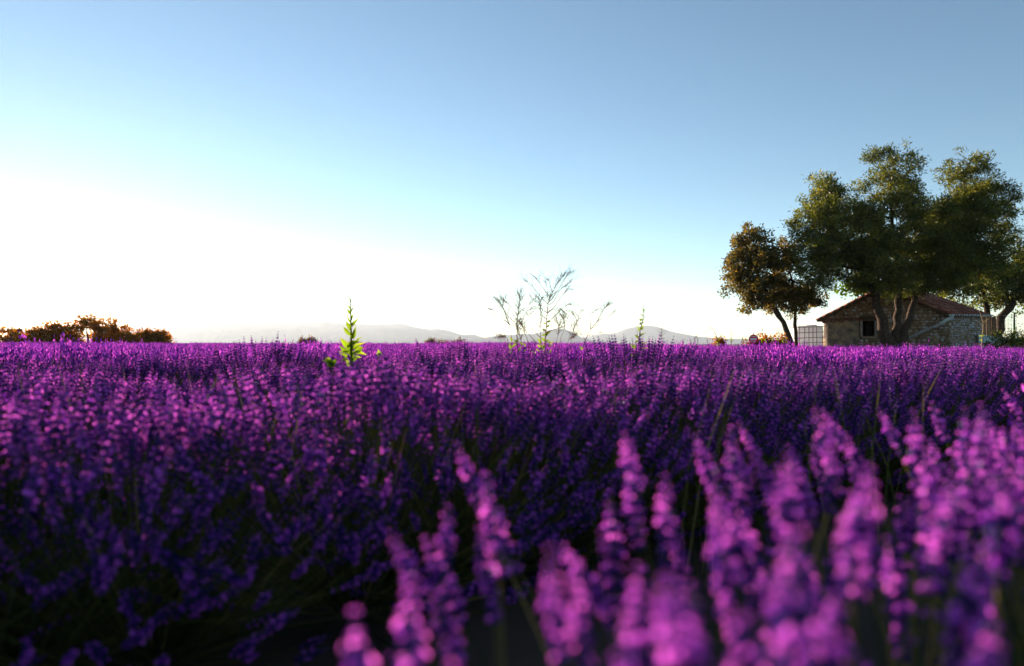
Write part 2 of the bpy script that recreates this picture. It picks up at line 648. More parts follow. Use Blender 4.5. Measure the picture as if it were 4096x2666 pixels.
def lav_label(x, y, k):
    for (lx, ly), rr, where in (((-1.18, 5.0), .75, 'at the foot of the tall leafy weed'), ((.15, 7.0), 1.0, 'around the tall dry branching weeds'), ((1.3, 7.2), .8, 'at the foot of the slender thistle stalk')):
        if math.hypot(x - lx, y - ly) < rr:
            return 'purple lavender bush growing ' + where, 'lavender bushes ' + where
    w = ORD[min(k, len(ORD)) - 1]
    return 'bushy purple lavender plant in the %s row behind the bare-stalked lavender' % w, 'lavender bushes of the %s row' % w


near, single, rest = [], [], []
for b in bushes:
    x, y, k, s, rot, t = b
    if k == 0:
        if -1.2 < t < 2.75:
            continue                       # trodden gap where the picture is taken from
        else:
            (single if visible(x, y) else rest).append(b)
    elif k < 0:
        if math.hypot(x, y) > .9:
            rest.append(b)
    elif visible(x, y):
        single.append(b)
    else:
        rest.append(b)
for t_, n_, s_ in [(.18, .40, .86), (.36, .33, .93), (.60, .44, 1.0), (.84, .34, 1.0), (1.08, .42, 1.0), (1.34, .36, 1.0), (1.62, .42, 1.0), (1.95, .36, 1.0), (2.35, .4, 1.0)]:
    p = NV * n_ + U * t_
    near.append((p.x, p.y, 0, s_, 0, t_))
single.sort(key=lambda b: math.hypot(b[0], b[1]))
NSINGLE = 290
rest += single[NSINGLE:]
single = single[:NSINGLE]

for x, y, k, s, rot, t in single:
    d = math.hypot(x, y)
    var = (MIDV if d < 6.5 else FARV)[rnd.randrange(4)]
    lab, grp = lav_label(x, y, k)
    o = thing('lavender_bush', lab, 'lavender', (x, y, gz(x, y)), grp)
    o.rotation_mode = 'ZXY'
    o.rotation_euler = (rnd.gauss(0, .05), rnd.gauss(.03, .06), rot)
    o.scale = (s, s, s * (rnd.uniform(.93, 1.02) if d < 5 else rnd.uniform(.90, 1.16 - .07 * min(1, max(0, x / 5)))))
    link('leaves', var[0], o)
    link('stems', var[1], o, kind='stuff')
    link('flower_spikes', var[2], o, kind='stuff')

# the closest bushes: every stalk a part, its flower spike a sub-part
HI_SPIKE = []
for i in range(6):
    V, T, mt, tn = SPK[2][i]
    q = MB()
    q.v, q.f, q.m, q.t, q.n = [V], [T], [mt], [tn], len(V)
    HI_SPIKE.append(q.mesh('close_flower_spike', [M_FLOWER, M_STEM]))
HI_STEM = []
for i in range(6):
    r = random.Random(50 + i)
    q = MB()
    bx_, by_ = r.uniform(-.035, .035), r.uniform(-.035, .035)
    pts = [(bx_ * math.sin(math.pi * f), by_ * math.sin(math.pi * f), f) for f in (0, .25, .5, .75, 1)]
    q.tube(pts, [.0021, .0019, .0017, .0015, .0013], 5, 0, [.15, .5, .7, .8, .95][i % 5], cap=False)
    HI_STEM.append(q.mesh('close_stem', [M_STEM], True))
camp = Vector((0, 0, EYE))
for x, y, k, s, rot, t in near:
    r = random.Random(int(t * 1000))
    o = thing('lavender_bush', 'lavender bush with big loose spikes on long bare stalks beside the dark furrow', 'lavender', (x, y, gz(x, y)), 'bare-stalked lavender bushes beside the dark furrow')
    link('leaves', MIDV[r.randrange(4)][0], o)
    for b, d, ln, phi, th in stalks(r, 30, .5, .715 * s, .80):
        d = (d + Vector((-.06, .02, .06))).normalized()
        ln += .02
        tip = o.location + b + d * (ln + .06)
        if (tip - camp).length < .43 or tip.x < -.15:
            continue
        B = basis(d, r.uniform(0, 6.28)).to_4x4()
        s = 1.0
        M = Matrix.Translation(b) @ B @ Matrix.Diagonal((1, 1, ln * s, 1))
        stem = link('flower_stalk', r.choice(HI_STEM), o, M)
        sc = r.uniform(.85, 1.15)
        sp = link('flower_spike', r.choice(HI_SPIKE), stem)
        sp.matrix_local = Matrix.Translation((0, 0, .995)) @ Matrix.Diagonal((sc * .95, sc * .95, sc * 1.1 / (ln * s), 1)) @ Matrix.Rotation(r.uniform(0, 6.28), 4, 'Z')

# all the other bushes of the field: one mass
protos = bpy.data.collections.new('lavender_pieces')
for i, var in enumerate(FARV):
    lf, st, sp = var[3]
    q = MB()
    for part, mi in ((lf, 2), (st, 1), (sp, 0)):
        V, T, mt, tn = flat(part)
        q.v.append(V)
        q.f.append(T + q.n)
        q.m.append(mt if part is sp else np.full(len(T), mi))
        q.t.append(tn)
        q.n += len(V)
    po = bpy.data.objects.new('lavender_piece', q.mesh('lavender_piece', [M_FLOWER, M_STEM, M_LEAF]))
    protos.objects.link(po)
pm = bpy.data.meshes.new('lavender_field')
pm.from_pydata([(b[0], b[1], gz(b[0], b[1])) for b in rest], [], [])
for nm, ty, vals in (('rot', 'FLOAT', [b[4] for b in rest]), ('scl', 'FLOAT', [b[3] * (rnd.uniform(.93, 1.17 - .12 * min(1, max(0, b[0] / 8))) if b[1] > 10 else 1) for b in rest]), ('idx', 'INT', [rnd.randrange(4) for b in rest])):
    pm.attributes.new(nm, ty, 'POINT').data.foreach_set('value', vals)
field = link('lavender_field', pm, kind='stuff')
tag(field, 'wide purple lavender field in flower running back to the horizon', 'lavender')
ng = bpy.data.node_groups.new('scatter_lavender', 'GeometryNodeTree')
ng.interface.new_socket('Geometry', in_out='INPUT', socket_type='NodeSocketGeometry')
ng.interface.new_socket('Geometry', in_out='OUTPUT', socket_type='NodeSocketGeometry')
gi, go = ng.nodes.new('NodeGroupInput'), ng.nodes.new('NodeGroupOutput')
mtp = ng.nodes.new('GeometryNodeMeshToPoints')
iop = ng.nodes.new('GeometryNodeInstanceOnPoints')
ci = ng.nodes.new('GeometryNodeCollectionInfo')
ci.inputs['Collection'].default_value = protos
ci.inputs['Separate Children'].default_value = True
ci.inputs['Reset Children'].default_value = True


def named(nm, ty):
    a = ng.nodes.new('GeometryNodeInputNamedAttribute')
    a.data_type = ty
    a.inputs['Name'].default_value = nm
    return a.outputs[0]


cx = ng.nodes.new('ShaderNodeCombineXYZ')
ng.links.new(named('rot', 'FLOAT'), cx.inputs['Z'])
ng.links.new(gi.outputs[0], mtp.inputs['Mesh'])
ng.links.new(mtp.outputs[0], iop.inputs['Points'])
ng.links.new(ci.outputs[0], iop.inputs['Instance'])
iop.inputs['Pick Instance'].default_value = True
ng.links.new(named('idx', 'INT'), iop.inputs['Instance Index'])
ng.links.new(cx.outputs[0], iop.inputs['Rotation'])
ng.links.new(named('scl', 'FLOAT'), iop.inputs['Scale'])
ng.links.new(iop.outputs[0], go.inputs[0])
md = field.modifiers.new('scatter', 'NODES')
md.node_group = ng


# ------------------------------------------------------------------ trees
def leaves(mb, pts, dirs, nper, size, width, r, droop=.25, spread=.28):
    """a spray of small pointed leaves round every twig point"""
    pts = np.repeat(pts, nper, 0)
    dirs = np.repeat(dirs, nper, 0)
    n = len(pts)
    clump = np.repeat(r.uniform(-.3, .3, n // nper), nper)
    pos = pts + r.normal(0, spread, (n, 3)) * np.array([1, 1, .8])
    d = dirs * .7 + r.normal(0, .7, (n, 3))
    d[:, 2] -= droop
    d /= np.linalg.norm(d, axis=1)[:, None]
    s = np.cross(d, r.normal(0, 1, (n, 3)))
    s /= np.linalg.norm(s, axis=1)[:, None]
    ln = size * r.uniform(.7, 1.3, n)[:, None]
    w = width * r.uniform(.7, 1.3, n)[:, None]
    nr = np.cross(d, s) * ln * .12
    V = np.empty((n, 4, 3))
    V[:, 0] = pos
    V[:, 1] = pos + d * ln * .5 + s * w * .5 + nr
    V[:, 2] = pos + d * ln
    V[:, 3] = pos + d * ln * .5 - s * w * .5 + nr
    i = np.arange(n)[:, None] * 4
    T = np.concatenate([i + np.array([[0, 1, 2]]), i + np.array([[0, 2, 3]])])
    t = np.clip(r.uniform(.1, .9, n) * .6 + .2 + clump, 0, 1)
    mb.add(V.reshape(-1, 3), T, 0, np.repeat(t, 4))


def tree(name, label, stems, lobes, leafmat, size, width, clusters, nper, seed, d0, group=None, limb=.045, droop=.25, spread=.28, clump=.5, cat='tree'):
    """stems: lists of (px, py, depth, radius); lobes: (px, py, depth offset, rx px, ry px) ellipsoids of the crown"""
    r = np.random.default_rng(seed)
    pr = random.Random(seed)
    base = at(stems[0][0][0], stems[0][0][1], d0 + stems[0][0][2])
    gr = gz(base.x, base.y)
    t = thing(name, label, cat, (base.x, base.y, gr), group)
    mb = MB()
    nodes = []
    for st in stems:
        P = [at(a, b, d0 + c) for a, b, c, q in st]
        P[0].z = min(P[0].z, gr - .1) if st is stems[0] or st[0][1] > 1360 else P[0].z
        Rr = [q for a, b, c, q in st]
        # finer, slightly crooked
        PP, RR = [], []
        for i in range(len(P) - 1):
            for f in (0, .33, .66):
                q = P[i].lerp(P[i + 1], f)
                if i or f:
                    q = q + Vector((pr.uniform(-1, 1), pr.uniform(-1, 1), 0)) * Rr[i] * .35
                PP.append(q)
                RR.append((Rr[i] * (1 - f) + Rr[i + 1] * f) * pr.uniform(.92, 1.1))
        PP.append(P[-1])
        RR.append(Rr[-1])
        mb.tube(PP, RR, 9)
        nodes += [(q, w) for q, w in zip(PP[len(PP) // 3:], RR[len(PP) // 3:])]
    trunk = build(mb, 'trunk', M_BARK, t, smooth=True)
    lb, br = MB(), MB()
    for px, py, dd, rx, ry in lobes:
        c = at(px, py, d0 + dd)
        k = (d0 + dd) / F
        ax = np.array([rx * k, (rx + ry) * .5 * k, ry * k])
        m = int(clusters * (rx * ry) / 10000)
        nc = max(5, int(15 * (ax[0] * ax[2]) ** .8 / max(.35, clump)))
        cv = r.normal(0, 1, (nc, 3))
        cv /= np.linalg.norm(cv, axis=1)[:, None]
        crad = np.where(r.random(nc) < .72, r.uniform(.75, 1.05, nc), r.uniform(.2, .7, nc))
        cpos = cv * crad[:, None] * ax
        csz = clump * r.uniform(.55, 1.15, nc) * min(1, ax[2] / .8)
        pick = r.integers(0, nc, m)
        g = r.normal(0, 1, (m, 3)) * np.array([.62, .62, .5])
        off = cpos[pick] + g * csz[pick][:, None]
        spike = r.random(m) < .10
        off[spike] += (cv[pick][spike] + np.array([0, 0, .5])) * r.uniform(.2, .6, spike.sum())[:, None] * clump
        v = off / ax
        v /= np.maximum(np.linalg.norm(v, axis=1)[:, None], .3)
        pts = np.array(c) + off
        dirs = v * .8 + np.array([0, 0, .35])
        leaves(lb, pts, dirs, nper, size, width, r, droop, spread)
        q0, w0 = min(nodes, key=lambda q: (q[0] - c).length + max(0, q[0].z - c.z) * 1.5)
        mid = q0.lerp(c, .5) + Vector((pr.uniform(-.3, .3), pr.uniform(-.3, .3), .15))
        br.tube([q0, mid, c], [min(w0 * .8, limb * 1.6), limb, limb * .6], 6)
        for i in range(0, m, max(1, m // 16)):
            e = Vector(pts[i])
            s0 = mid.lerp(c, pr.random())
            br.tube([s0, s0.lerp(e, .5) + Vector((pr.uniform(-.2, .2), pr.uniform(-.2, .2), pr.uniform(0, .2))), e], [limb * .5, limb * .3, limb * .12], 4)
    build(br, 'branches', M_BARK, t, smooth=True)
    crown = build(lb, 'crown', leafmat, t)
    return t


tree('willow_tree', 'large dark three-stemmed tree with narrow leaves in front of the stone house',
     [[(3572, 1450, 0, .36), (3562, 1385, 0, .31), (3532, 1295, 0, .21), (3512, 1225, -.1, .18), (3496, 1165, -.2, .13), (3430, 1040, -.3, .10), (3330, 900, -.2, .06), (3300, 780, 0, .03)],
      [(3582, 1445, .1, .20), (3586, 1330, .1, .19), (3594, 1240, .2, .16), (3602, 1150, .3, .12), (3575, 950, .4, .09), (3560, 720, .3, .03)],
      [(3590, 1440, 0, .20), (3612, 1350, 0, .19), (3640, 1260, .1, .15), (3664, 1170, .2, .11), (3760, 1000, .3, .08), (3870, 780, .2, .03)]],
     [(3310, 780, 0, 78, 92), (3255, 890, .2, 85, 85), (3340, 930, -.6, 115, 110), (3270, 1060, -.4, 80, 85), (3390, 1040, .3, 110, 80),
      (3565, 705, .2, 96, 108), (3460, 885, .4, 70, 70), (3560, 850, -.5, 130, 110), (3510, 990, -.8, 120, 110), (3600, 1040, .4, 150, 100),
      (3870, 720, .1, 80, 92), (3785, 855, .6, 65, 70), (3960, 800, .3, 95, 90), (3860, 880, -.4, 130, 110), (3720, 930, 0, 130, 120),
      (3940, 970, .4, 100, 90), (3800, 1050, .3, 140, 95), (3690, 1090, .9, 110, 65), (3900, 1080, .8, 95, 70), (4030, 940, .6, 40, 50), (3470, 1105, -.4, 80, 50), (3560, 1130, -.6, 80, 50), (3640, 1125, .5, 90, 50), (3740, 1120, .2, 90, 50)],
     M_TREE, .15, .042, 170, 40, 21, 30.5, spread=.13, clump=.5)
tree('oak_tree', 'smaller oak tree with a leaning forked trunk beside the caged white tank',
     [[(3180, 1450, 0, .17), (3168, 1375, 0, .14), (3135, 1290, 0, .11), (3105, 1240, 0, .10), (3070, 1180, 0, .08), (3020, 1060, 0, .04)],
      [(3195, 1450, .1, .12), (3186, 1370, .1, .09), (3180, 1300, .1, .08), (3182, 1235, .1, .07), (3170, 1130, .1, .05), (3140, 1020, .1, .03)],
      [(3135, 1292, 0, .08), (3110, 1265, 0, .07), (3085, 1225, .1, .05), (3000, 1160, .2, .03)]],
     [(3010, 975, 0, 70, 62), (2955, 1035, .2, 68, 62), (3050, 1060, -.3, 95, 80), (3135, 1020, .2, 62, 62), (2960, 1130, .1, 72, 60), (3060, 1160, -.4, 95, 62),
      (3160, 1130, .3, 85, 80), (3190, 1210, .2, 90, 45), (3000, 1205, 0, 55, 32), (3260, 1185, .4, 55, 35), (3110, 1215, .2, 50, 40)],
     M_OAK, .12, .075, 190, 34, 33, 32.5, limb=.035, droop=.05, spread=.11, clump=.42)
tree('broadleaf_tree', 'green broadleaf tree with a thick leaning trunk behind the right end of the house',
     [[(3982, 1440, 0, .30), (3992, 1340, 0, .25), (4010, 1270, 0, .22), (4042, 1215, 0, .20), (4080, 1150, 0, .14), (4110, 1050, .4, .06)],
      [(3955, 1440, .8, .24), (3962, 1300, .8, .20), (3950, 1240, .8, .17), (3930, 1170, .6, .12), (3900, 1090, .4, .05)]],
     [(3850, 1150, -.6, 85, 60), (3930, 1130, -.4, 95, 75), (4020, 1100, 0, 95, 80), (4090, 1030, .4, 80, 60), (4150, 1110, 0, 100, 85), (3960, 1200, .3, 80, 32), (4110, 1180, .6, 75, 40),
      (4200, 1040, .6, 80, 80), (4060, 1160, .4, 70, 45)],
     M_TREE, .15, .10, 170, 34, 44, 41, droop=.1, spread=.15, clump=.55)
tree('fig_tree', 'bright green broad-leaved shrub rising behind the house roof',
     [[(3450, 1450, 0, .08), (3440, 1250, 0, .06), (3430, 1160, 0, .03)]],
     [(3415, 1160, 0, 38, 30), (3450, 1140, .3, 40, 34), (3475, 1170, .4, 45, 35), (3500, 1130, .5, 40, 30)],
     M_LIME, .17, .15, 190, 16, 55, 37.5, limb=.03, spread=.2, cat='shrub')
tree('low_bush', 'low dark green bush under the wire fence post',
     [[(4050, 1420, 0, .05), (4050, 1390, 0, .04), (4045, 1370, 0, .02)]],
     [(4000, 1385, 0, 42, 32), (4050, 1372, .1, 46, 40), (4100, 1385, 0, 50, 36), (3960, 1400, .2, 30, 22), (4150, 1370, 0, 50, 40)],
     M_TREE, .09, .05, 260, 24, 66, 27, limb=.02, spread=.12, cat='bush')

HEDGE = [('sunlit bushy tree dissolving into the low sun glare', 45, 1322, 95, 70.0), ('rounded bushy tree between the sun glare and the airy taller tree', 150, 1314, 85, 66.0),
         ('dense bushy tree left of the airy see-through tree', 232, 1292, 78, 65.0), ('tallest airy tree of the far hedge with sky showing through its branches', 350, 1272, 82, 64.0),
         ('round bushy tree right of the airy see-through tree', 440, 1290, 70, 66.0), ('lower dark shrub in a dip of the far hedge', 540, 1330, 66, 63.0),
         ('last dark shrub where the far hedge ends towards the mountains', 622, 1318, 62, 62.0)]
for i, (lab, cx_, top, w, d) in enumerate(HEDGE):
    h = 1395 - top
    airy = i == 3
    lob = [(cx_, top + h * .28, 0, w * .55, h * .28), (cx_ - w * .45, top + h * .5, .3, w * .5, h * .32), (cx_ + w * .45, top + h * .52, -.3, w * .5, h * .32),
           (cx_ - w * .1, top + h * .72, .2, w * .75, h * .3), (cx_ + w * .2, top + h * .85, 0, w * .8, h * .25)]
    if airy:
        lob = [(cx_, top + h * .2, 0, w * .6, h * .22), (cx_ - w * .5, top + h * .38, .2, w * .38, h * .22), (cx_ + w * .5, top + h * .38, 0, w * .4, h * .22),
               (cx_ - w * .55, top + h * .8, 0, w * .4, h * .2), (cx_ + w * .62, top + h * .78, 0, w * .36, h * .22)]
    tree('hedge_tree', lab, [[(cx_, 1410, 0, .14), (cx_ + 4, 1360, 0, .10), (cx_ - 6, top + h * .4, 0, .05)], [(cx_ + 6, 1405, 0, .09), (cx_ + 22, 1360, .2, .06), (cx_ + w * .4, top + h * .35, .2, .03)]],
         lob, M_HEDGE, .24, .15, 380 if not airy else 330, 18, 70 + i, d, group='trees of the far hedge', limb=.04, spread=.14, droop=.05, clump=.5)
tree('far_bush', 'small dark bush standing alone on the field horizon left of the tall leafy weed',
     [[(1222, 1395, 0, .05), (1222, 1375, 0, .03)]], [(1210, 1372, 0, 20, 10), (1238, 1370, .2, 20, 12), (1222, 1366, 0, 16, 9)], M_OAK, .14, .08, 2500, 14, 91, 60, limb=.02, spread=.12, cat='bush')
for i, (x0, y0, w0) in enumerate([(1728, 1372, 16), (1775, 1375, 14), (1830, 1372, 15), (3060, 1372, 22), (3110, 1378, 30), (3020, 1382, 25), (2880, 1374, 10)]):
    far = i < 3
    tree('scrub_bush', 'tiny round bush on the horizon before the hazy mountains' if far else 'low ochre scrub bush at the field edge near the red sign',
         [[(x0, 1395, 0, .04), (x0, y0 + 4, 0, .02)]], [(x0 - w0 * .4, y0 + 3, 0, w0 * .7, 9), (x0 + w0 * .4, y0 + 2, 0, w0 * .7, 10)], M_HEDGE if not far else M_OAK,
         .10 if not far else .2, .05 if not far else .12, 2600 if not far else 2500, 14, 95 + i, 27 if not far else 90, group='scrub by the red sign' if not far else 'tiny bushes on the horizon',
         limb=.015, spread=.08 if not far else .2, cat='bush')

# ------------------------------------------------------------------ stone house
A = Vector((15.8, 34.5, 0))
B_ = Vector((20.5, 32.0, 0))
C_ = Vector((23.1, 33.5, 0))
D_ = Vector((19.9, 37.6, 0))
ZA, ZB, ZC = EYE + 1.36, EYE + 1.44, EYE + 1.50
fP = .484
P_ = A.lerp(B_, fP)
Q_ = C_.lerp(D_, .5)
ZP, ZQ = EYE + 2.70, EYE + 2.60
house = thing('stone_house', 'low old stone house with a red tiled roof half hidden behind the big tree', 'house', (19.0, 34.5, 0))


def nrm_of(a, b):
    t_ = (b - a).normalized()
    return Vector((t_.y, -t_.x, 0))


N1, N2 = nrm_of(A, B_), nrm_of(B_, C_)
T1, T2 = (B_ - A).normalized(), (C_ - B_).normalized()
L1, L2 = (B_ - A).length, (C_ - B_).length


def on1(s, z, o=0.0):
    return A + T1 * s + Vector((0, 0, z)) + N1 * o


def on2(s, z, o=0.0):
    return B_ + T2 * s + Vector((0, 0, z)) + N2 * o


def top1(s):
    f = s / L1
    return ZA + (ZP - ZA) * f / fP if f < fP else ZP + (ZB - ZP) * (f - fP) / (1 - fP)


def px1(px, py):
    p = hit(px, py, A, N1)
    return (p - A).dot(T1), p.z


w0, wz1 = px1(3450, 1284)
w1, wz0 = px1(3500, 1346)
wall = MB()
sp_ = fP * L1
cols = sorted([0, w0, w1, sp_, L1])
for a, b in zip(cols, cols[1:]):
    if abs(a - w0) < 1e-6 and abs(b - w1) < 1e-6:
        wall.quad(on1(a, -.3), on1(b, -.3), on1(b, wz0), on1(a, wz0))
        wall.quad(on1(a, wz1), on1(b, wz1), on1(b, top1(b)), on1(a, top1(a)))
    elif a >= w0 - 1e-6 and b <= w1 + 1e-6:
        wall.quad(on1(a, -.3), on1(b, -.3), on1(b, wz0), on1(a, wz0))
        wall.quad(on1(a, wz1), on1(b, wz1), on1(b, top1(b)), on1(a, top1(a)))
    else:
        wall.quad(on1(a, -.3), on1(b, -.3), on1(b, top1(b)), on1(a, top1(a)))
dp = -.4
wall.quad(on1(w0, wz0), on1(w0, wz1), on1(w0, wz1, dp), on1(w0, wz0, dp))
wall.quad(on1(w1, wz0), on1(w1, wz0, dp), on1(w1, wz1, dp), on1(w1, wz1))
wall.quad(on1(w0, wz0), on1(w0, wz0, dp), on1(w1, wz0, dp), on1(w1, wz0))
wall.quad(on1(w0, wz1), on1(w1, wz1), on1(w1, wz1, dp), on1(w0, wz1, dp))
gable = build(wall, 'wall', M_MORTAR, house)
side = MB()
side.quad(on2(0, -.3), on2(L2, -.3), on2(L2, ZC), on2(0, ZB))
side_wall = build(side, 'wall', M_MORTAR, house)
back = MB()
up = Vector((0, 0, 1))
back.quad(C_ - up * .3, D_ - up * .3, D_ + up * ZC, C_ + up * ZC)
back.quad(C_ + up * ZC, D_ + up * ZC, Q_ + up * ZQ, Q_ + up * ZQ)
back.quad(D_ - up * .3, A - up * .3, A + up * ZA, D_ + up * ZC)
build(back, 'wall', M_MORTAR, house)

# single stones, proud of the mortar
STONES = []
for i in range(7):
    r = random.Random(400 + i)
    n = 9
    V, T = [], []
    outl = [(1 + r.uniform(-.16, .16)) for k in range(n)]
    pw = r.uniform(.6, 1.0)
    for rr, yy in ((1, 0), (.86, .6), (.45, .95)):
        for k in range(n):
            a = 2 * math.pi * k / n
            cx_, sx_ = math.cos(a), math.sin(a)
            V.append((math.copysign(abs(cx_) ** pw, cx_) * .5 * rr * outl[k], -yy, math.copysign(abs(sx_) ** pw, sx_) * .5 * rr * outl[k]))
    V.append((0, -1, 0))
    for j in range(2):
        for k in range(n):
            a, b = j * n + k, j * n + (k + 1) % n
            T += [(a, b, b + n), (a, b + n, a + n)]
    for k in range(n):
        T.append((2 * n + k, 2 * n + (k + 1) % n, 3 * n))
    STONES.append((np.array(V), np.array(T)))
ST_MESH, PB_MESH = [], []
for V, T in STONES:
    q = MB()
    q.add(V, T)
    ST_MESH.append(q.mesh('stone', [M_STONE_OBJ], True))
    q = MB()
    q.add(V, T)
    PB_MESH.append(q.mesh('pebble', [M_PEBBLE_OBJ], True))


def stone_spots(L, topf, zmin, hmin, hmax, wmin, wmax, r, skip):
    res = []
    z = zmin
    while z < 4:
        h = r.uniform(hmin, hmax)
        s = r.uniform(-.1, 0)
        while s < L:
            w = r.uniform(wmin, wmax)
            c = s + w / 2
            zz = z + h / 2 + r.uniform(-.025, .025)
            if 0.04 < c < L - .04 and zz + h * .5 < topf(c) - .03 and not skip(c, zz, w, h) and r.random() < .93:
                res.append((c, zz, w * r.uniform(.78, .97), h * r.uniform(.75, 1.0)))
            s += w
        z += h
    return res


r = random.Random(5)
sw, _z = px1(3440, 1300)
bz = px1(3370, 1284)[1]


def skip1(c, z, w, h):
    if w0 - .14 - w / 2 < c < w1 + .1 + w / 2 and wz0 - .1 - h / 2 < z < wz1 + .24 + h / 2:
        return True
    return c < sw - .15 and z < bz - .05


s1 = stone_spots(L1, top1, .62, .10, .19, .13, .32, r, skip1)
s2 = stone_spots(L2, lambda s: ZB + (ZC - ZB) * s / L2 - .08, .62, .09, .13, .10, .22, r, lambda *a: False)
alls = [(q[2] * q[3], 1, q) for q in s1] + [(q[2] * q[3], 2, q) for q in s2]
alls.sort(key=lambda q: -q[0])
rub1, rub2 = MB(), MB()
for i, (ar, w_, (c, z, w, h)) in enumerate(alls):
    fn, Tn, Nn, par = (on1, T1, N1, gable) if w_ == 1 else (on2, T2, N2, side_wall)
    dpt = r.uniform(.025, .06)
    p = fn(c, z, -.008)
    rot = r.uniform(-.15, .15)
    X = Tn * math.cos(rot) + up * math.sin(rot)
    Z = up * math.cos(rot) - Tn * math.sin(rot)
    M = Matrix((X * w, -Nn * dpt, Z * h)).transposed().to_4x4()
    if i < 300:
        M.translation = p - house.location
        link('stone', r.choice(ST_MESH if w_ == 1 else PB_MESH), par, M)
    else:
        V, T = r.choice(STONES)
        (rub1 if w_ == 1 else rub2).add(V @ np.array(M.to_3x3()).T + np.array(p), T, 0, r.uniform(.2, .75) if w_ == 1 else r.uniform(.5, 1))
if rub1.n:
    build(rub1, 'small_stones', M_STONE, gable, smooth=True, kind='stuff')
if rub2.n:
    build(rub2, 'small_stones', M_STONE, side_wall, smooth=True, kind='stuff')

# window
win = MB()
win.tube([on1(w0 - .05, wz0 - .02, .04), on1(w0 - .05, wz1 + .02, .04)], .055, 4)
wf = build(win, 'window', M_FRAME, house)
q = MB()
q.tube([on1(w1 + .03, wz0, .03), on1(w1 + .03, wz1, .03)], .04, 4)
build(q, 'jamb', M_FRAME, wf)
q = MB()
q.tube([on1(w0 - .12, wz1 + .12, .05), on1(w1 + .14, wz1 + .13, .05)], .11, 4)
build(q, 'lintel', M_DARKWOOD, wf)
q = MB()
q.tube([on1(w0 - .02, wz0 - .05, .05), on1(w1 + .06, wz0 - .06, .05)], .06, 4)
build(q, 'sill', M_STONE, wf)
q = MB()
for f in (.33, .66):
    s = w0 + (w1 - w0) * f
    q.tube([on1(s, wz0, -.2), on1(s, wz1, -.2)], .012, 6)
build(q, 'window_bars', M_DARKMETAL, wf)

# bulging rendered buttress on the gable, with a coping of barrel tiles
q = MB()
NS, NZ = 26, 22
s_l = px1(3296, 1300)[0]
V, T = [], []
for j in range(NZ + 1):
    f = j / NZ
    for i in range(NS + 1):
        g = i / NS
        z = -.2 + (bz + .2 + .05 * (1 - g)) * f
        s = s_l - .12 * (1 - f) + (sw - s_l + .12 * (1 - f)) * g
        o = (.14 + .26 * (1 - f)) * min(1, (1 - g) * 4) * min(1, .15 + g * 6) + .02
        o += .06 * mnoise.noise(Vector((s * 2.2, z * 2.2, 3))) + .03 * mnoise.noise(Vector((s * 7, z * 7, 1)))
        if i == 0 or i == NS:
            o = -.06
        p = on1(s, z, o)
        V.append(tuple(p))
n_ = NS + 1
for j in range(NZ):
    for i in range(NS):
        a = j * n_ + i
        T += [(a, a + 1, a + n_ + 1), (a, a + n_ + 1, a + n_)]
q.add(V, T)
for i in range(NS):      # top ledge
    a, b = Vector(V[NZ * n_ + i]), Vector(V[NZ * n_ + i + 1])
    a2, b2 = a - N1 * .4 + up * .05, b - N1 * .4 + up * .05
    q.quad(a, b, b2, a2)
butt = build(q, 'buttress', M_RENDER, house, smooth=True)


def tile_mesh(L=.46, r0=.105, r1=.085, th=.016, n=8):
    """barrel tile: half tube along +Y (down the slope is -Y)"""
    q = MB()
    V, T = [], []
    for y, rr in ((-L / 2, r0), (L / 2, r1)):
        for e in (0, th):
            for k in range(n + 1):
                a = math.pi * k / n
                V.append((-math.cos(a) * (rr - e), y, math.sin(a) * (rr - e) * .85))
    m_ = n + 1
    for k in range(n):
        T += [(k, 2 * m_ + k, 2 * m_ + k + 1), (k, 2 * m_ + k + 1, k + 1)]
        T += [(m_ + k, 3 * m_ + k + 1, 3 * m_ + k), (m_ + k, m_ + k + 1, 3 * m_ + k + 1)]
        T += [(k, k + 1, m_ + k + 1), (k, m_ + k + 1, m_ + k)]
        T += [(2 * m_ + k, 3 * m_ + k + 1, 2 * m_ + k + 1), (2 * m_ + k, 3 * m_ + k, 3 * m_ + k + 1)]
    q.add(V, T)
    return q.mesh('roof_tile', [M_TILE], True)


TILE = tile_mesh()
for i in range(9):
    s = s_l + .05 + (sw - s_l - .1) * i / 8
    p = on1(s, bz + .03 + .11 * i / 8 + rnd.uniform(-.02, .02), .16 - .09 * i / 8)
    X = T1
    Yv = (-N1 * .95 + up * .3).normalized()
    flip = 1 if i % 2 else -1
    Zv = X.cross(Yv) * flip
    M = Matrix((X * flip * 1.3, Yv * .8, Zv * 1.2)).transposed().to_4x4()
    M.translation = p - house.location
    link('coping_tile', TILE, butt, M)


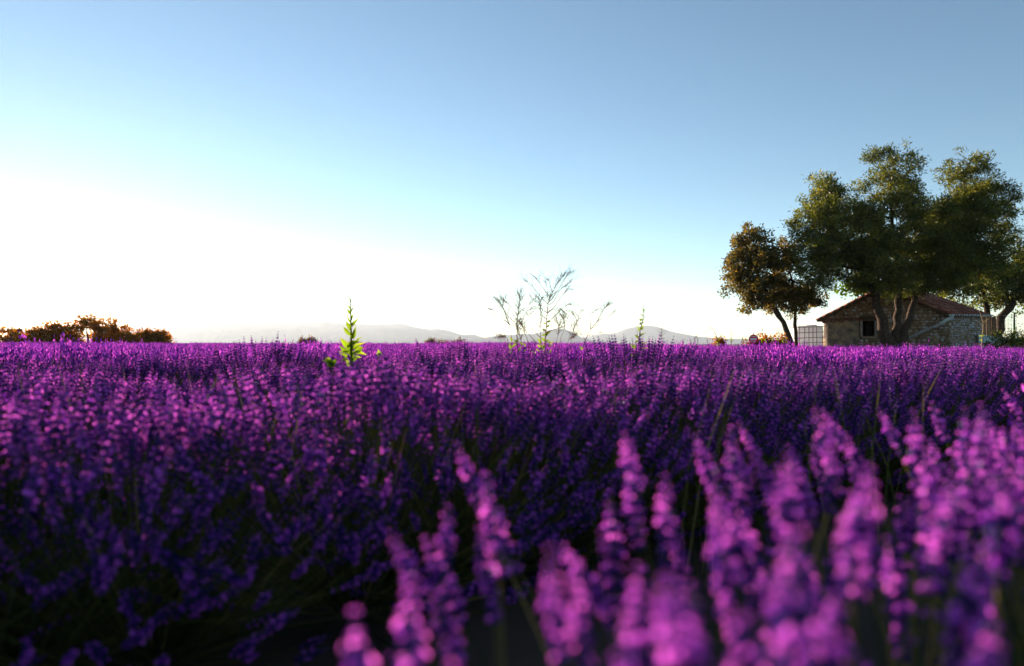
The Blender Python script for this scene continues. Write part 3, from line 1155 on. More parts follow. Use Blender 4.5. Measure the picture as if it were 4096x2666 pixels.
# roof
def roof_slope(e0, e1, r0, r1, over, nx, ny, roof):
    """deck and barrel tiles on the slope with eave e0-e1 and ridge r0-r1"""
    dn = ((e0 + e1) / 2 - (r0 + r1) / 2).normalized()
    ax = (e1 - e0).normalized()
    E0, E1 = e0 + dn * over, e1 + dn * over
    g = .16
    E0, R0 = E0 - ax * g, r0 - (r1 - r0).normalized() * g
    E1, R1 = E1 + ax * g, r1 + (r1 - r0).normalized() * g
    nn = (E1 - E0).cross(R0 - E0).normalized()
    if nn.z < 0:
        nn = -nn
    q = MB()
    lo = -nn * .09
    V = [E0, E1, R1, R0, E0 + lo, E1 + lo, R1 + lo, R0 + lo]
    T = []
    for a, b, c, d in ((0, 1, 2, 3), (4, 7, 6, 5), (0, 4, 5, 1), (1, 5, 6, 2), (2, 6, 7, 3), (3, 7, 4, 0)):
        T += [(a, b, c), (a, c, d)]
    q.add([tuple(v) for v in V], T)
    deck = build(q, 'roof_deck', M_ROOFWOOD, roof)
    for i in range(nx):
        for j in range(ny):
            f, h = (i + .5) / nx, (j + .42) / ny
            c = E0.lerp(E1, f).lerp(R0.lerp(R1, f), h) + nn * (.012 + rnd.uniform(0, .012))
            Yv = (R0.lerp(R1, f) - E0.lerp(E1, f))
            ln = Yv.length / ny
            Yv = Yv.normalized()
            Xv = (ax - Yv * ax.dot(Yv)).normalized()
            Zv = Xv.cross(Yv)
            if Zv.z < 0:
                Xv, Zv = -Xv, -Zv
            w = (E0.lerp(R0, h) - E1.lerp(R1, h)).length / nx / .205
            Yt = (Yv - Zv * .03).normalized()
            M = Matrix((Xv * w, Yt * (ln * 1.22 / .46), Zv * 1.0)).transposed().to_4x4()
            M.translation = c - house.location
            link('roof_tile', TILE, roof, M)


q = MB()
q.tube([P_ + up * (ZP + .10) - (Q_ - P_).normalized() * .2 + N1 * 0, Q_ + up * (ZQ + .10)], .10, 8)
roof = build(q, 'roof', M_TILE, house, smooth=True)
roof_slope(B_ + up * ZB, C_ + up * ZC, P_ + up * (ZP + .05), Q_ + up * (ZQ + .05), .22, 14, 8, roof)
roof_slope(A + up * ZA, D_ + up * ZC, P_ + up * (ZP + .05), Q_ + up * (ZQ + .05), .35, 16, 9, roof)

# gutter and down pipe
g0 = B_ + up * (ZB - .06) + N2 * .20 - T2 * .28
g1 = C_ + up * (ZC - .07) + N2 * .20 + T2 * .42
q = MB()
V, T = [], []
for e in (g0, g1):
    for rr in (.085, .075):
        for k in range(9):
            a = math.pi * k / 8
            V.append(tuple(e + N2 * math.cos(a) * rr - up * math.sin(a) * rr))
for k in range(8):
    T += [(k, k + 1, 18 + k + 1), (k, 18 + k + 1, 18 + k), (9 + k, 27 + k + 1, 9 + k + 1), (9 + k, 27 + k, 27 + k + 1)]
    T += [(0, k, k + 1), (18, 18 + k + 1, 18 + k)]
q.add(V, T)
gut = build(q, 'gutter', M_ZINC, house, smooth=True)
for f in (.12, .22, .48, .72, .93):
    e = g0.lerp(g1, f)
    q = MB()
    pts = [e + N2 * math.cos(math.pi * k / 8) * .09 - up * math.sin(math.pi * k / 8) * .09 + T2 * (.03 * k / 8) for k in range(9)]
    q.tube(pts, .009, 4)
    build(q, 'bracket', M_DARKMETAL, gut)
def on_w1(px, py, o=.14):
    p = hit(px, py, A + N1 * o, N1)
    return p
pa = g0.lerp(g1, .06) - up * .05
q = MB()
p2, p3 = on_w1(3787, 1280), on_w1(3760, 1298)
q.tube([pa, pa.lerp(p2, .4) - up * .05, p2, p3.lerp(p2, .45) - up * .01, p3], .075, 10)
pipe = build(q, 'downpipe', M_ZINC, house, smooth=True)
q = MB()
q.tube([p3, on_w1(3722, 1314), on_w1(3660, 1341), on_w1(3600, 1369), on_w1(3540, 1396, .2)], .062, 10)
build(q, 'lower_pipe', M_PIPE, pipe, smooth=True)
for f in (.1, .25, .5):
    a = p3.lerp(on_w1(3722, 1314), f)
    b = p3.lerp(on_w1(3722, 1314), f + .06)
    q = MB()
    q.tube([a, b], .072, 10)
    build(q, 'pipe_collar', M_PIPE, pipe, smooth=True)

# ------------------------------------------------------------------ things round the house
# caged white tank
TD = 33.2
tc_ = at(3243, 1400, TD)
tank = thing('water_tank', 'white plastic water tank in a dark metal cage beside the house corner', 'water tank', (tc_.x, TD + .5, gz(tc_.x, TD)))
zt = at(3243, 1309, TD).z
xl, xr = at(3191, 1340, TD).x, at(3298, 1340, TD).x
q = MB()
q.box(((xl + xr) / 2, TD + .52, (zt + .35) / 2 + .12), xr - xl - .06, .96, zt - .45 - .02)
body = build(q, 'container', M_WHITE, tank)
bv = body.modifiers.new('bevel', 'BEVEL')
bv.width = .09
bv.segments = 4
q = MB()
q.tube([((xl + xr) / 2, TD + .5, zt - .1), ((xl + xr) / 2, TD + .5, zt + .02)], .12, 14)
build(q, 'lid', M_DARKMETAL, tank)
q = MB()
for xx in (xl + .1, (xl + xr) / 2, xr - .1):
    q.box((xx, TD + .5, .18), .14, .95, .36)
q.box(((xl + xr) / 2, TD + .5, .38), xr - xl, 1.0, .06)
build(q, 'pallet', M_FRAME, tank)
for yy in (TD, TD + 1.02):
    for px in (3198, 3219, 3236, 3252, 3267, 3290):
        x = at(px, 1340, TD).x
        q = MB()
        q.tube([(x, yy, .35), (x, yy, zt + .02)], .014, 6)
        build(q, 'cage_bar', M_DARKMETAL, tank)
for py in (1309, 1331, 1352, 1372, 1392):
    z = at(3243, py, TD).z
    if z < .3:
        continue
    q = MB()
    q.tube([(xl, TD - .012, z - .02), (xr, TD - .012, z + .03), (xr, TD + 1.03, z + .03), (xl, TD + 1.03, z - .02), (xl, TD - .012, z - .02)], .015, 6)
    build(q, 'cage_bar', M_DARKMETAL, tank)
o = tag(link('loose_tile', TILE), 'curved terracotta tile lying on top of the caged white tank', 'tile')
o.location = ((xl + xr) / 2 + .15, TD + .3, zt + .02)
o.rotation_euler = (0, 0, R(80))

# round red sign on a pole
SD = 25.0
sc_ = at(3014, 1357, SD)
zs = gz(sc_.x, sc_.y)
sign = thing('road_sign', 'round red sign with white bar and white lettering on a thin pole', 'sign', (sc_.x, SD, zs))
rz = R(-28)
rs = .168
q = MB()
q.tube([(sc_.x + .012, SD + .05, zs - .2), (sc_.x + .012, SD + .05, at(3014, 1332, SD).z)], .014, 8)
build(q, 'pole', M_DARKMETAL, sign, smooth=True)
Rm = Matrix.Rotation(rz, 4, 'Z')
def disc(rad, y0, y1, n=40):
    q = MB()
    V = [(0, y0, 0)] + [(rad * math.cos(2 * math.pi * k / n), y0, rad * math.sin(2 * math.pi * k / n)) for k in range(n)]
    V += [(0, y1, 0)] + [(rad * math.cos(2 * math.pi * k / n), y1, rad * math.sin(2 * math.pi * k / n)) for k in range(n)]
    T = []
    for k in range(n):
        a, b = 1 + k, 1 + (k + 1) % n
        T += [(0, a, b), (n + 1, n + 1 + b, n + 1 + a), (a, n + 1 + a, n + 1 + b), (a, n + 1 + b, b)]
    q.add(V, T)
    return q
loc = Vector((0, 0, sc_.z - zs))
face = link('face', disc(rs, -.004, .004).mesh('sign_face', [M_RED]), sign, Matrix.Translation(loc) @ Rm)
q = MB()
q.box((0, -.007, 0), rs * 1.38, .004, rs * .33)
link('bar', q.mesh('sign_bar', [M_SIGNWHITE]), face)
def lettering(txt, size, z, name):
    cu = bpy.data.curves.new(name, 'FONT')
    cu.body = txt
    cu.align_x = 'CENTER'
    cu.align_y = 'CENTER'
    cu.size = size
    cu.extrude = .001
    cu.offset = size * .012
    tmp = bpy.data.objects.new(name, cu)
    COL.objects.link(tmp)
    bpy.context.view_layer.update()
    me = bpy.data.meshes.new_from_object(tmp.evaluated_get(bpy.context.evaluated_depsgraph_get()))
    bpy.data.objects.remove(tmp)
    me.materials.clear()
    me.materials.append(M_SIGNWHITE)
    link('lettering', me, face, Matrix.Translation((0, -.0065, z)) @ Matrix.Rotation(R(90), 4, 'X'))
lettering('PROPRIÉTÉ', .058, rs * .5, 'sign_text')
lettering('PRIVÉE', .062, -rs * .52, 'sign_text')
for z in (rs * .86, -rs * .86):
    q = MB()
    q.tube([(0, -.008, z), (0, .05, z)], .008, 8)
    link('bolt', q.mesh('sign_bolt', [M_SIGNWHITE]), face)

# brown plank screen, pale sheet trough, wire fence
PD = 34.2
pl, pr_ = at(3924, 1300, PD), at(3986, 1300, PD + .3)
scr = thing('plank_screen', 'brown plank screen standing against the right end of the stone house', 'screen', (pl.x, PD, 0))
n = 6
for i in range(n):
    f0, f1 = i / n, (i + 1) / n
    a, b = pl.lerp(pr_, f0 + .01), pl.lerp(pr_, f1 - .015)
    q = MB()
    zt_ = at(3950, 1260 + (6 if i > 3 else 0) + rnd.uniform(-2, 2), PD).z
    c = (a + b) / 2
    q.box((c.x, c.y + .02 * (i % 2), zt_ / 2), (b - a).length, .025, zt_, math.atan2(b.y - a.y, b.x - a.x))
    build(q, 'plank', M_PLANK, scr)
for z in (.4, 1.2, 2.1):
    q = MB()
    q.tube([pl + Vector((0, .06, z - pl.z)), pr_ + Vector((0, .06, z - pr_.z))], .03, 4)
    build(q, 'rail', M_DARKWOOD, scr)
a, b = at(3920, 1257, PD - .12), at(3984, 1268, PD + .15)
q = MB()
V, T = [], []
for i in range(13):
    f = i / 12
    c = a.lerp(b, f)
    sag = .05 * math.sin(f * math.pi) + (.01 if i % 2 else -.01)
    V += [(c.x, c.y - .15, c.z + sag - .02), (c.x, c.y + .6, c.z + sag + .12), (c.x, c.y - .15, c.z + sag - .032), (c.x, c.y + .6, c.z + sag + .108)]
for i in range(12):
    k = i * 4
    T += [(k, k + 4, k + 5), (k, k + 5, k + 1), (k + 2, k + 7, k + 6), (k + 2, k + 3, k + 7), (k, k + 2, k + 6), (k, k + 6, k + 4)]
q.add(V, T)
build(q, 'roof_sheet', M_ROOFWOOD, scr)

TD2 = 33.0
ta, tb = at(3915, 1340, TD2), at(4012, 1350, TD2 + .8)
tr = thing('metal_trough', 'pale blue corrugated metal trough below the brown plank screen', 'trough', (ta.x, TD2, 0))
V, T = [], []
q = MB()
nseg = 48
for i in range(7):
    f = i / 6
    for e in range(13):
        z = (ta.lerp(tb, f).z - .04) * e / 12
        oy = -.012 if e % 2 else .012
        c = ta.lerp(tb, f)
        V.append((c.x, c.y + oy, z))
for i in range(6):
    for e in range(12):
        k = i * 13 + e
        T += [(k, k + 13, k + 14), (k, k + 14, k + 1)]
q.add(V, T)
build(q, 'side_panel', M_SHEET, tr)
q = MB()
q.quad(Vector((tb.x, tb.y, 0)), Vector((tb.x + .2, tb.y + 1, 0)), Vector((tb.x + .2, tb.y + 1, tb.z - .04)), Vector((tb.x, tb.y, tb.z - .04)))
q.quad(Vector((ta.x, ta.y, 0)), Vector((ta.x, ta.y, ta.z - .04)), Vector((ta.x + .2, ta.y + 1, ta.z - .04)), Vector((ta.x + .2, ta.y + 1, 0)))
q.quad(Vector((ta.x + .2, ta.y + 1, 0)), Vector((ta.x + .2, ta.y + 1, ta.z - .04)), Vector((tb.x + .2, tb.y + 1, tb.z - .04)), Vector((tb.x + .2, tb.y + 1, 0)))
build(q, 'end_panel', M_SHEET, tr)
q = MB()
q.tube([ta - Vector((.05, .03, .02)), tb + Vector((.05, -.03, -.02)), tb + Vector((.22, 1.0, -.02)), ta + Vector((.2, 1.0, -.02)), ta - Vector((.05, .03, .02))], .035, 4)
build(q, 'rim', M_ZINC, tr)

FD = 31.5
fp = at(4058, 1300, FD)
fence = thing('wire_fence', 'wire mesh fence with a dark and green metal post right of the house', 'fence', (fp.x, FD, gz(fp.x, FD)))
q = MB()
zsplit = at(4058, 1302, FD).z
q.tube([(fp.x - .01, FD, zsplit - .02), (fp.x, FD, at(4058, 1251, FD).z)], .034, 6)
q.box((fp.x, FD, at(4058, 1252, FD).z), .085, .06, .02)
post = build(q, 'post', M_DARKMETAL, fence)
q = MB()
q.tube([(fp.x, FD, -.2), (fp.x - .01, FD, zsplit)], .036, 6)
build(q, 'post_foot', M_POSTGREEN, post)
q = MB()
fa = at(3985, 1300, FD + 3.2)
fb = at(4066, 1300, FD - .02)
zl, zh = at(4058, 1352, FD).z - .5, at(4058, 1268, FD).z
for i in range(19):
    f = i / 18
    c = fa.lerp(fb, f)
    q.tube([(c.x + rnd.uniform(-.02, .02), c.y, zl), (c.x + rnd.uniform(-.03, .03), c.y, zh + .25 * (1 - f) + rnd.uniform(-.02, .06))], .0042, 3)
for i in range(9):
    g = i / 8
    q.tube([(fa.x, fa.y, zl + (zh + .25 - zl) * g), ((fa.x + fb.x) / 2, (fa.y + fb.y) / 2, zl + (zh + .12 - zl) * g - .02), (fb.x, fb.y, zl + (zh - zl) * g)], .0045, 3)
build(q, 'wire_mesh', M_DARKMETAL, fence)


# ------------------------------------------------------------------ weeds standing above the lavender
def leaf_shape(teeth, seed, lobed=False):
    """unit leaf along +Y, half width about .5 at its middle, bent along its length"""
    r = random.Random(seed)
    q = MB()
    n = 14
    V, T = [], []
    for i in range(n + 1):
        f = i / n
        w = .5 * math.sin(math.pi * f ** .75) ** .8 * (1 - .25 * f) + .03 * (1 - f)
        if lobed:
            w *= (1.15 if i % 4 < 2 else .45)
        elif teeth:
            w *= 1 + (.10 if i % 2 else -.06) * teeth
        if i == n:
            w = .005
        zc = .10 * math.sin(math.pi * f) - .16 * f * f
        for sx in (-1, -.5, 0, .5, 1):
            V.append((sx * w * r.uniform(.93, 1.07), f + (.02 if abs(sx) == 1 and i % 2 else 0), zc + abs(sx) * w * .22))
    for i in range(n):
        for k in range(4):
            a = i * 5 + k
            T += [(a, a + 1, a + 6), (a, a + 6, a + 5)]
    q.add(V, T, 0, [min(1, .25 + .5 * (i // 5) / n + (.25 if i % 5 in (0, 4) else 0)) for i in range(len(V))])
    return q.mesh('weed_leaf', [M_WEED], True)


LEAF_P = [leaf_shape(1.0, 1), leaf_shape(.6, 2), leaf_shape(1.4, 3)]
LEAF_L = [leaf_shape(1, 4, True), leaf_shape(1, 5, True)]


def place_leaf(parent, base, tip, width, r, kinds, facing=None, name='leaf'):
    y = tip - base
    ln = y.length
    y = y.normalized()
    f = facing if facing is not None else Vector((r.uniform(-.7, .7), -1, r.uniform(-.1, .8)))
    z = (f - y * f.dot(y)).normalized()
    x = y.cross(z)
    M = Matrix((x * width, y * ln, z * ln)).transposed().to_4x4()
    M.translation = base - parent.location
    return link(name, r.choice(kinds), parent, M)


def stem_base(px, d):
    p = at(px, 1377, d)
    return Vector((p.x, p.y, gz(p.x, p.y)))


# the tall leafy weed
D1 = 5.0
zz = lambda x, y: (1280 + x / 4.84, 1160 + y / 4.84)
wb = stem_base(1404, D1)
weed = thing('leafy_weed', 'tall bright green leafy weed with a drooping tip rising above the lavender', 'weed', tuple(wb))
r = random.Random(8)
stem_px = [(612, 1500), (606, 1300), (604, 1000), (600, 700), (596, 500), (590, 330), (582, 200), (570, 150), (545, 126), (515, 146)]
pts = [wb] + [at(*zz(*p), D1) for p in stem_px]
q = MB()
q.tube(pts, [.009, .009, .008, .0075, .0065, .0055, .0045, .004, .0035, .003, .002], 7, 0, .25)
build(q, 'stem', M_WEED, weed, smooth=True)
LV = [((588, 215), (566, 150), 18), ((600, 280), (614, 205), 16), ((585, 385), (522, 285), 26), ((582, 480), (515, 363), 40), ((603, 450), (656, 325), 30),
      ((605, 605), (655, 450), 36), ((592, 640), (518, 470), 30), ((586, 790), (498, 600), 62), ((610, 710), (744, 548), 46), ((582, 885), (446, 715), 58),
      ((600, 945), (696, 760), 74), ((620, 900), (702, 668), 26), ((598, 1180), (600, 955), 130), ((545, 1120), (400, 940), 78), ((640, 1060), (772, 980), 60),
      ((690, 1000), (818, 908), 26), ((625, 1170), (852, 1015), 64), ((690, 1225), (835, 1090), 92), ((565, 1200), (365, 1090), 62), ((540, 1235), (365, 1190), 52),
      ((610, 1255), (905, 1235), 84), ((540, 1300), (378, 1230), 50), ((540, 1350), (400, 1385), 56), ((580, 1420), (480, 1330), 56), ((630, 1380), (720, 1320), 60),
      ((610, 1460), (510, 1450), 50), ((620, 1330), (800, 1300), 60), ((600, 1100), (480, 1040), 60), ((605, 1080), (690, 960), 50), ((596, 1250), (560, 1120), 90), ((610, 1300), (650, 1180), 90)]
for i, (b, t_, w) in enumerate(LV):
    bb = at(*zz(*b), D1)
    bb = Vector((bb.x * .6 + .4 * at(*zz(604, b[1]), D1).x, bb.y, bb.z)) if b[1] < 950 else bb
    dy = r.uniform(-.05, .06)
    place_leaf(weed, bb, at(*zz(*t_), D1 + dy), w * 1.4 / 4.84 / F * D1, r, LEAF_P)

# small leafy weeds low in the lavender
for lab, (bx, by), d, spots in [
        ('small yellow-green weed at the foot of the tall leafy weed', (1330, 1470), 4.3, [(1292, 1440), (1300, 1432), (1312, 1430), (1345, 1436), (1322, 1448), (1310, 1462), (1340, 1455)]),
        ('single green sprig right of the tall leafy weed', (1516, 1430), 5.6, [(1514, 1400), (1526, 1408), (1508, 1414), (1522, 1420)]),
        ('low green weed before the spiky thistle stalk', (2530, 1440), 5.2, [(2522, 1410), (2545, 1418), (2515, 1424), (2538, 1428)])]:
    base = stem_base(bx, d)
    w_ = thing('small_weed', lab, 'weed', tuple(base))
    q = MB()
    top = at(bx, by - 20, d)
    q.tube([base, at(bx, by, d), top], [.004, .0035, .002], 5, 0, .3)
    build(q, 'stem', M_WEED, w_, smooth=True)
    for s in spots:
        place_leaf(w_, at(bx, by - 5, d), at(s[0], s[1], d + r.uniform(-.05, .05)), .035, r, LEAF_P)


# branching dry weeds: hand-traced stems plus fine twigs
def dry_weed(label, d, conv, polys, leaf_spots, leaf_w, rad, seed, twigs=7, mat=None, group=None, name='dry_weed', lobed=True, yspread=.22):
    r = random.Random(seed)
    mat = mat or M_DRY
    b0 = conv(*polys[0][0])
    base = stem_base(b0[0], d)
    t = thing(name, label, 'weed', tuple(base), group)
    q = MB()
    tw = MB()
    dep = {}
    for i, pl in enumerate(polys):
        dirn = 0 if i == 0 else r.uniform(-yspread, yspread)
        P = []
        d_start = 0.0
        if i:                                   # start at the depth of the nearest stem point
            k = min(dep, key=lambda s: (s[0] - pl[0][0]) ** 2 + (s[1] - pl[0][1]) ** 2)
            d_start = dep[k] if (k[0] - pl[0][0]) ** 2 + (k[1] - pl[0][1]) ** 2 < 70 ** 2 else dirn
        for j, p in enumerate(pl):
            dd = d_start + dirn * j / len(pl)
            dep[p] = dd
            P.append(at(*conv(*p), d + dd))
        if i == 0 or conv(*pl[0])[1] > 1376:
            P = [Vector((P[0].x, P[0].y, base.z))] + P
        R0 = rad * 1.25 if i == 0 else rad * .75
        RR = [R0 * (1 - .75 * j / (len(P) - 1)) for j in range(len(P))]
        q.tube(P, RR, 5, 0, r.random())
        seglen = sum((P[j + 1] - P[j]).length for j in range(len(P) - 1))
        for s in range(int(twigs * seglen / .3)):
            j = r.randrange(len(P) // 2, len(P) - 1) if len(P) > 2 else 0
            p = P[j].lerp(P[j + 1], r.random())
            dv = (P[j + 1] - P[j]).normalized()
            v = (dv * .7 + Vector((r.uniform(-1, 1), r.uniform(-1, 1), r.uniform(-.3, .7))) * .8).normalized()
            ln = r.uniform(.03, .15)
            e = p + v * ln
            m_ = p.lerp(e, .5) + Vector((0, 0, .008))
            tw.tube([p, m_, e], [rad * .24, rad * .2, rad * .16], 3, 0, r.random())
            for g in (.6, 1.0):                # seed heads
                c = p.lerp(e, g)
                tw.tube([c, c + v * .006, c + v * .013], [rad * .12, rad * .45, rad * .1], 4, 0, r.random() * .6)
    build(q, 'stem', mat, t, smooth=True)
    if tw.n:
        build(tw, 'twigs', mat, t, kind='stuff')
    for (x, y, lx, ly) in leaf_spots:
        place_leaf(t, at(*conv(x, y), d), at(*conv(x + lx, y + ly), d + r.uniform(-.06, .06)), leaf_w * r.uniform(.8, 1.3), r, LEAF_L if lobed else LEAF_P)
    return t


c6 = lambda x, y: (1960 + x / 4.303, 1080 + y / 4.303)
c4 = lambda x, y: (1900 + x / 2.38, 1050 + y / 2.38)
c8 = lambda x, y: (2460 + x / 5.41, 1190 + y / 5.41)
c5 = lambda x, y: (3846 + x / 6.456, 1180 + y / 6.456)
dry_weed('wide dry branching weed left of the tallest dry weed', 7.0, c6,
         [[(470, 1420), (465, 1150), (470, 850), (490, 650), (515, 500), (510, 390)], [(465, 940), (300, 790), (220, 650), (150, 540)],
          [(478, 790), (380, 660), (330, 590), (215, 540), (190, 465)], [(480, 760), (545, 690), (640, 640), (740, 530)], [(500, 640), (545, 540), (590, 440)],
          [(385, 1420), (370, 1180), (350, 1000), (300, 830), (235, 680), (160, 550)], [(350, 960), (230, 830), (130, 740), (30, 680)], [(335, 925), (240, 870), (150, 800), (70, 790)],
          [(460, 900), (560, 830), (650, 700), (770, 660)], [(545, 1420), (535, 1220), (505, 1100), (480, 980)], [(680, 1420), (660, 1260), (620, 1140), (560, 960), (510, 880)],
          [(330, 1420), (320, 1280), (290, 1170), (230, 1150), (190, 1165)], [(470, 860), (400, 780), (320, 600), (240, 520)]],
         [(460, 1300, -70, -60), (455, 1260, 40, -80), (370, 1240, -20, -80), (380, 1330, 60, -60), (370, 1370, -40, -110), (470, 1400, 60, -70), (540, 1300, 40, -40),
          (380, 1440, -50, -60), (440, 1250, -30, -60), (530, 1280, -30, -50), (600, 1330, -20, -70), (590, 1420, 30, -50)], .03, .0050, 301, twigs=16)
dry_weed('tallest dry branching weed with green lobed leaves low on its stem', 7.0, c6,
         [[(945, 1440), (952, 1150), (975, 950), (982, 780), (1000, 580), (1030, 480), (1080, 380), (1130, 280), (1200, 180), (1275, 90)],
          [(1000, 590), (900, 500), (800, 370), (690, 250), (580, 165)], [(1030, 470), (940, 350), (870, 250), (800, 145)], [(990, 450), (985, 330), (965, 210)],
          [(1010, 560), (1090, 480), (1150, 390), (1220, 270), (1300, 120), (1385, 55)], [(1015, 610), (1100, 540), (1200, 350), (1300, 270), (1405, 200)],
          [(990, 750), (1100, 650), (1230, 460), (1345, 325), (1400, 340)], [(1070, 390), (1040, 270), (1000, 160)], [(980, 740), (900, 680), (800, 570), (680, 445)],
          [(985, 720), (1050, 690), (1130, 680)], [(975, 900), (1060, 850), (1150, 760), (1290, 620), (1390, 600)], [(970, 1080), (1050, 1050), (1140, 1020), (1240, 1000)],
          [(880, 1440), (875, 1170), (868, 1000), (875, 750), (870, 590), (860, 510)], [(870, 990), (800, 930), (700, 830), (580, 710)], [(860, 1160), (760, 1060), (700, 1010)],
          [(880, 720), (830, 640), (780, 660), (730, 760)], [(800, 1270), (740, 1190), (640, 1080), (540, 940)], [(980, 860), (900, 790), (860, 770)]],
         [(975, 940, -70, -20), (985, 900, 70, -10), (975, 990, 55, -60), (960, 1050, -70, -30), (970, 1090, 80, -20), (960, 1120, -70, 10), (965, 1140, 40, -50), (940, 1230, -60, -60),
          (960, 1240, 70, -30), (880, 1290, -30, -70), (870, 1330, -70, -40), (880, 1380, 50, -100), (930, 1390, -50, -110), (860, 1260, -40, -90), (740, 1440, -10, -60), (750, 1440, 40, -30),
          (950, 1450, -30, -70), (960, 1460, 20, -80), (1020, 1440, 30, -60), (1010, 1330, 60, -40), (900, 1340, 60, -30), (840, 1420, -40, -60), (1000, 1260, 90, -10)], .034, .0056, 302, twigs=14)
dry_weed('sprawling reddish dry weed right of the tallest dry weed', 7.6, c4,
         [[(1030, 820), (1040, 770), (1062, 715), (1100, 640), (1160, 570), (1220, 450), (1270, 405)], [(1110, 630), (1210, 580), (1260, 540), (1320, 470)],
          [(1070, 700), (1010, 640), (940, 570), (860, 480), (835, 465)], [(1100, 640), (1100, 500), (1150, 460)], [(1080, 700), (1150, 670), (1215, 665)],
          [(905, 820), (910, 770), (925, 700), (945, 620), (985, 540), (1010, 450)], [(920, 690), (860, 640), (800, 600)], [(935, 650), (900, 560), (840, 470)],
          [(1050, 740), (980, 640), (965, 540), (930, 490)], [(800, 820), (815, 720), (850, 640), (850, 560), (830, 520)], [(760, 820), (790, 700), (800, 600), (770, 520)], [(870, 820), (890, 740), (960, 690)]],
         [(1025, 830, -30, -30), (1020, 840, 15, -35), (1030, 800, 20, -20)], .03, .0042, 303, twigs=18)
dry_weed('slender thistle stalk with small lobed leaves and a bent tip before the broad mountain', 7.2, c8,
         [[(500, 1240), (515, 950), (540, 750), (590, 540), (625, 350), (622, 220), (603, 140), (580, 112)], [(545, 830), (590, 800), (640, 770)], [(515, 900), (490, 850), (470, 700)]],
         [(560, 1040, 125, -70), (545, 1140, 150, -50), (470, 1080, -130, -30), (450, 1100, -110, -70), (500, 900, -70, -100), (535, 850, 120, -80), (510, 740, -20, -110), (560, 700, 50, -50),
          (560, 680, -50, -30), (570, 640, 50, -40), (575, 590, -50, -50), (585, 560, 35, -30), (585, 500, -60, -30), (600, 500, 40, -20), (600, 430, -30, -50), (612, 440, 40, 10), (610, 390, -40, -10),
          (622, 330, 25, -15), (620, 290, -25, -30), (625, 270, 20, 10), (520, 950, -90, 20), (560, 1050, 60, -110), (490, 1230, -40, -30)], .036, .0050, 304, twigs=0, name='thistle')
dry_weed('small dry weed shaped like a bare fir twig', 13.0, c8,
         [[(1015, 1150), (1012, 950), (1012, 750), (1010, 580)], [(1012, 900), (1060, 875), (1105, 875)], [(1012, 870), (980, 850), (955, 848)], [(1013, 830), (960, 800), (920, 800)],
          [(1013, 780), (940, 740), (890, 695)], [(1013, 830), (1090, 760), (1155, 718)], [(1013, 760), (1060, 730), (1105, 688)], [(1012, 730), (970, 690), (940, 668)], [(1012, 700), (1050, 670), (1065, 655)]],
         [], .03, .005, 305, twigs=1)
dry_weed('nodding dry weed with its tip bent to the left near the oak', 12.0, c8,
         [[(2240, 1150), (2225, 950), (2190, 830), (2140, 715), (2100, 675), (2075, 672), (2050, 722)], [(2200, 860), (2180, 800), (2165, 760)]],
         [(2235, 1000, -40, -40), (2230, 950, 25, -50), (2225, 900, -20, -45), (2240, 1040, 30, -40), (2235, 1060, -40, -30)], .04, .006, 306, twigs=2)
for i, (x, dd, h) in enumerate([(1780, 16, 830), (1720, 17, 860), (2000, 15, 930), (2300, 16, 790), (2330, 15, 860), (1640, 14, 930), (380, 15, 920), (1480, 18, 935)]):
    rr = random.Random(600 + i)
    pl = [[(x, 1120), (x + rr.uniform(-8, 8), (1000 + h) / 2), (x + rr.uniform(-12, 12), h)]]
    for k in range(5):
        y = 1000 - (1000 - h) * (.2 + .14 * k)
        sx = rr.choice((-1, 1)) * rr.uniform(25, 70) * (1020 - h) / 200
        pl.append([(x, y), (x + sx * .6, y - abs(sx) * .5), (x + sx, y - abs(sx) * .7)])
    dry_weed('faint low dry weed on the horizon between thistle and oak', dd, c8, pl, [], .03, .0042, 610 + i, twigs=2, group='faint dry weeds on the horizon')
for i, (x, dd, h) in enumerate([(3062, 21, 1338), (3086, 22, 1352), (3110, 21, 1310), (3132, 20, 1330), (3142, 19, 1345), (2972, 21, 1345), (2925, 19, 1318), (3045, 22, 1360)]):
    rr = random.Random(700 + i)
    idc = lambda a, b: (a, b)
    pl = [[(x, 1395), (x + rr.uniform(-2, 2), (1375 + h) / 2), (x + rr.uniform(-4, 4), h)]]
    for k in range(6):
        y = 1378 - (1378 - h) * (.15 + .13 * k)
        sx = rr.choice((-1, 1)) * rr.uniform(6, 16) * (1390 - h) / 60
        pl.append([(x, y), (x + sx * .6, y - abs(sx) * .5), (x + sx, y - abs(sx) * .75)])
    lv = [(x, 1372 - k * 3, rr.choice((-1, 1)) * 4, -3) for k in range(6)]
    dry_weed('thin dry weed at the field edge around the red sign', dd, idc, pl, lv, .04, .006, 710 + i, twigs=2, group='dry weeds round the red sign')
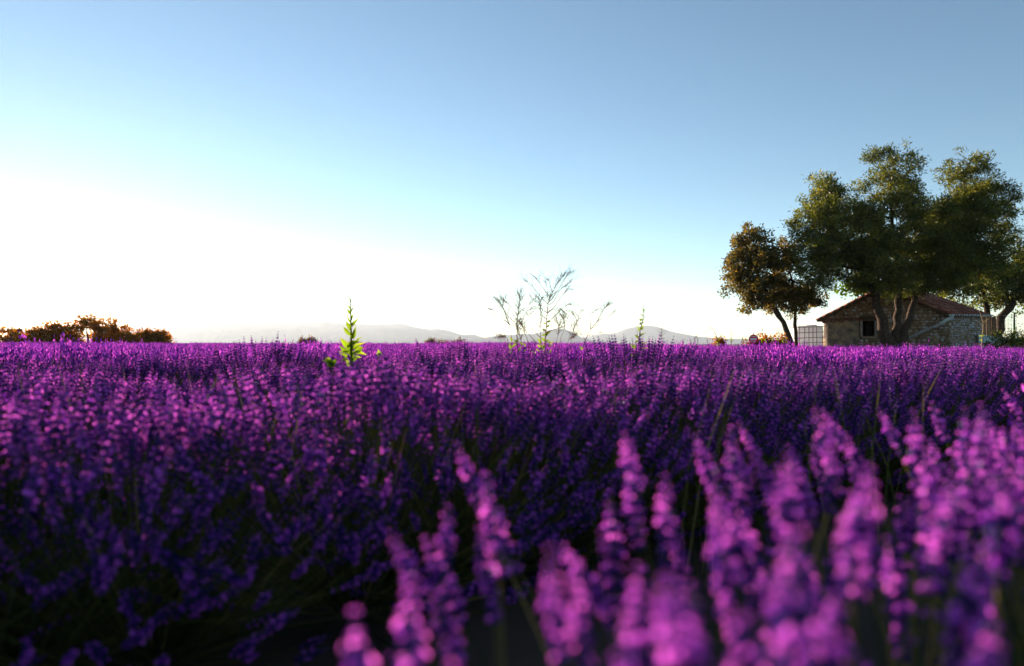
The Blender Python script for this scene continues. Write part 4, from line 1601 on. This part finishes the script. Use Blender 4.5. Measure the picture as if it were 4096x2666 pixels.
dry_weed('pale forked dry stalk standing before the gutter end of the house', 17.0, c5,
         [[(512, 1400), (530, 1150), (548, 950), (560, 760), (520, 600), (490, 480), (440, 390), (400, 320)], [(555, 830), (500, 780), (450, 725)], [(545, 740), (450, 690), (345, 630)],
          [(560, 755), (680, 630), (770, 540)], [(560, 700), (660, 650), (760, 590)], [(525, 580), (570, 540), (650, 500)], [(565, 940), (620, 920), (680, 910)], [(560, 880), (620, 850), (690, 840)]],
         [(530, 1080, -70, -20), (535, 1080, 60, -40), (525, 1200, -50, -40), (520, 1320, -110, -70), (520, 1340, 60, -20), (400, 320, 20, -60), (395, 300, -60, -10)], .04, .011, 320, twigs=0, mat=M_PALE)

# straw grass blades between the bushes (uncountable)
gm = MB()
rg = random.Random(77)
for i in range(900):
    d = 2.2 + 22 * rg.random() ** 1.6
    x = rg.uniform(-.72, .72) * d
    if in_yard(x, d):
        continue
    b = Vector((x, d, gz(x, d)))
    h = rg.uniform(.5, .78)
    lean = Vector((rg.uniform(-.25, .35), rg.uniform(-.2, .2), 0))
    w = rg.uniform(.0015, .003)
    P0, P1, P2 = b, b + lean * .4 * h + Vector((0, 0, h * .6)), b + lean * h + Vector((0, 0, h))
    gm.add([(P0.x - w, P0.y, P0.z), (P0.x + w, P0.y, P0.z), (P1.x - w, P1.y, P1.z), (P1.x + w, P1.y, P1.z), tuple(P2)], [(0, 1, 3), (0, 3, 2), (2, 3, 4)], 0, rg.random())
for i in range(5200):                              # rough grass of the plot round the house
    x, y = rg.uniform(5, 30), rg.uniform(24, 40)
    if not in_yard(x, y):
        continue
    b = Vector((x, y, gz(x, y)))
    h = rg.uniform(.25, .8)
    lean = Vector((rg.uniform(-.3, .3), rg.uniform(-.2, .2), 0))
    w = rg.uniform(.006, .014)
    P1, P2 = b + lean * .4 * h + Vector((0, 0, h * .6)), b + lean * h + Vector((0, 0, h))
    gm.add([(b.x - w, b.y, b.z), (b.x + w, b.y, b.z), (P1.x - w, P1.y, P1.z), (P1.x + w, P1.y, P1.z), tuple(P2)], [(0, 1, 3), (0, 3, 2), (2, 3, 4)], 0, rg.random())
g = build(gm, 'dry_grass', M_GRASS, kind='stuff')
tag(g, 'straw coloured dry grass between the lavender rows and round the house', 'grass')
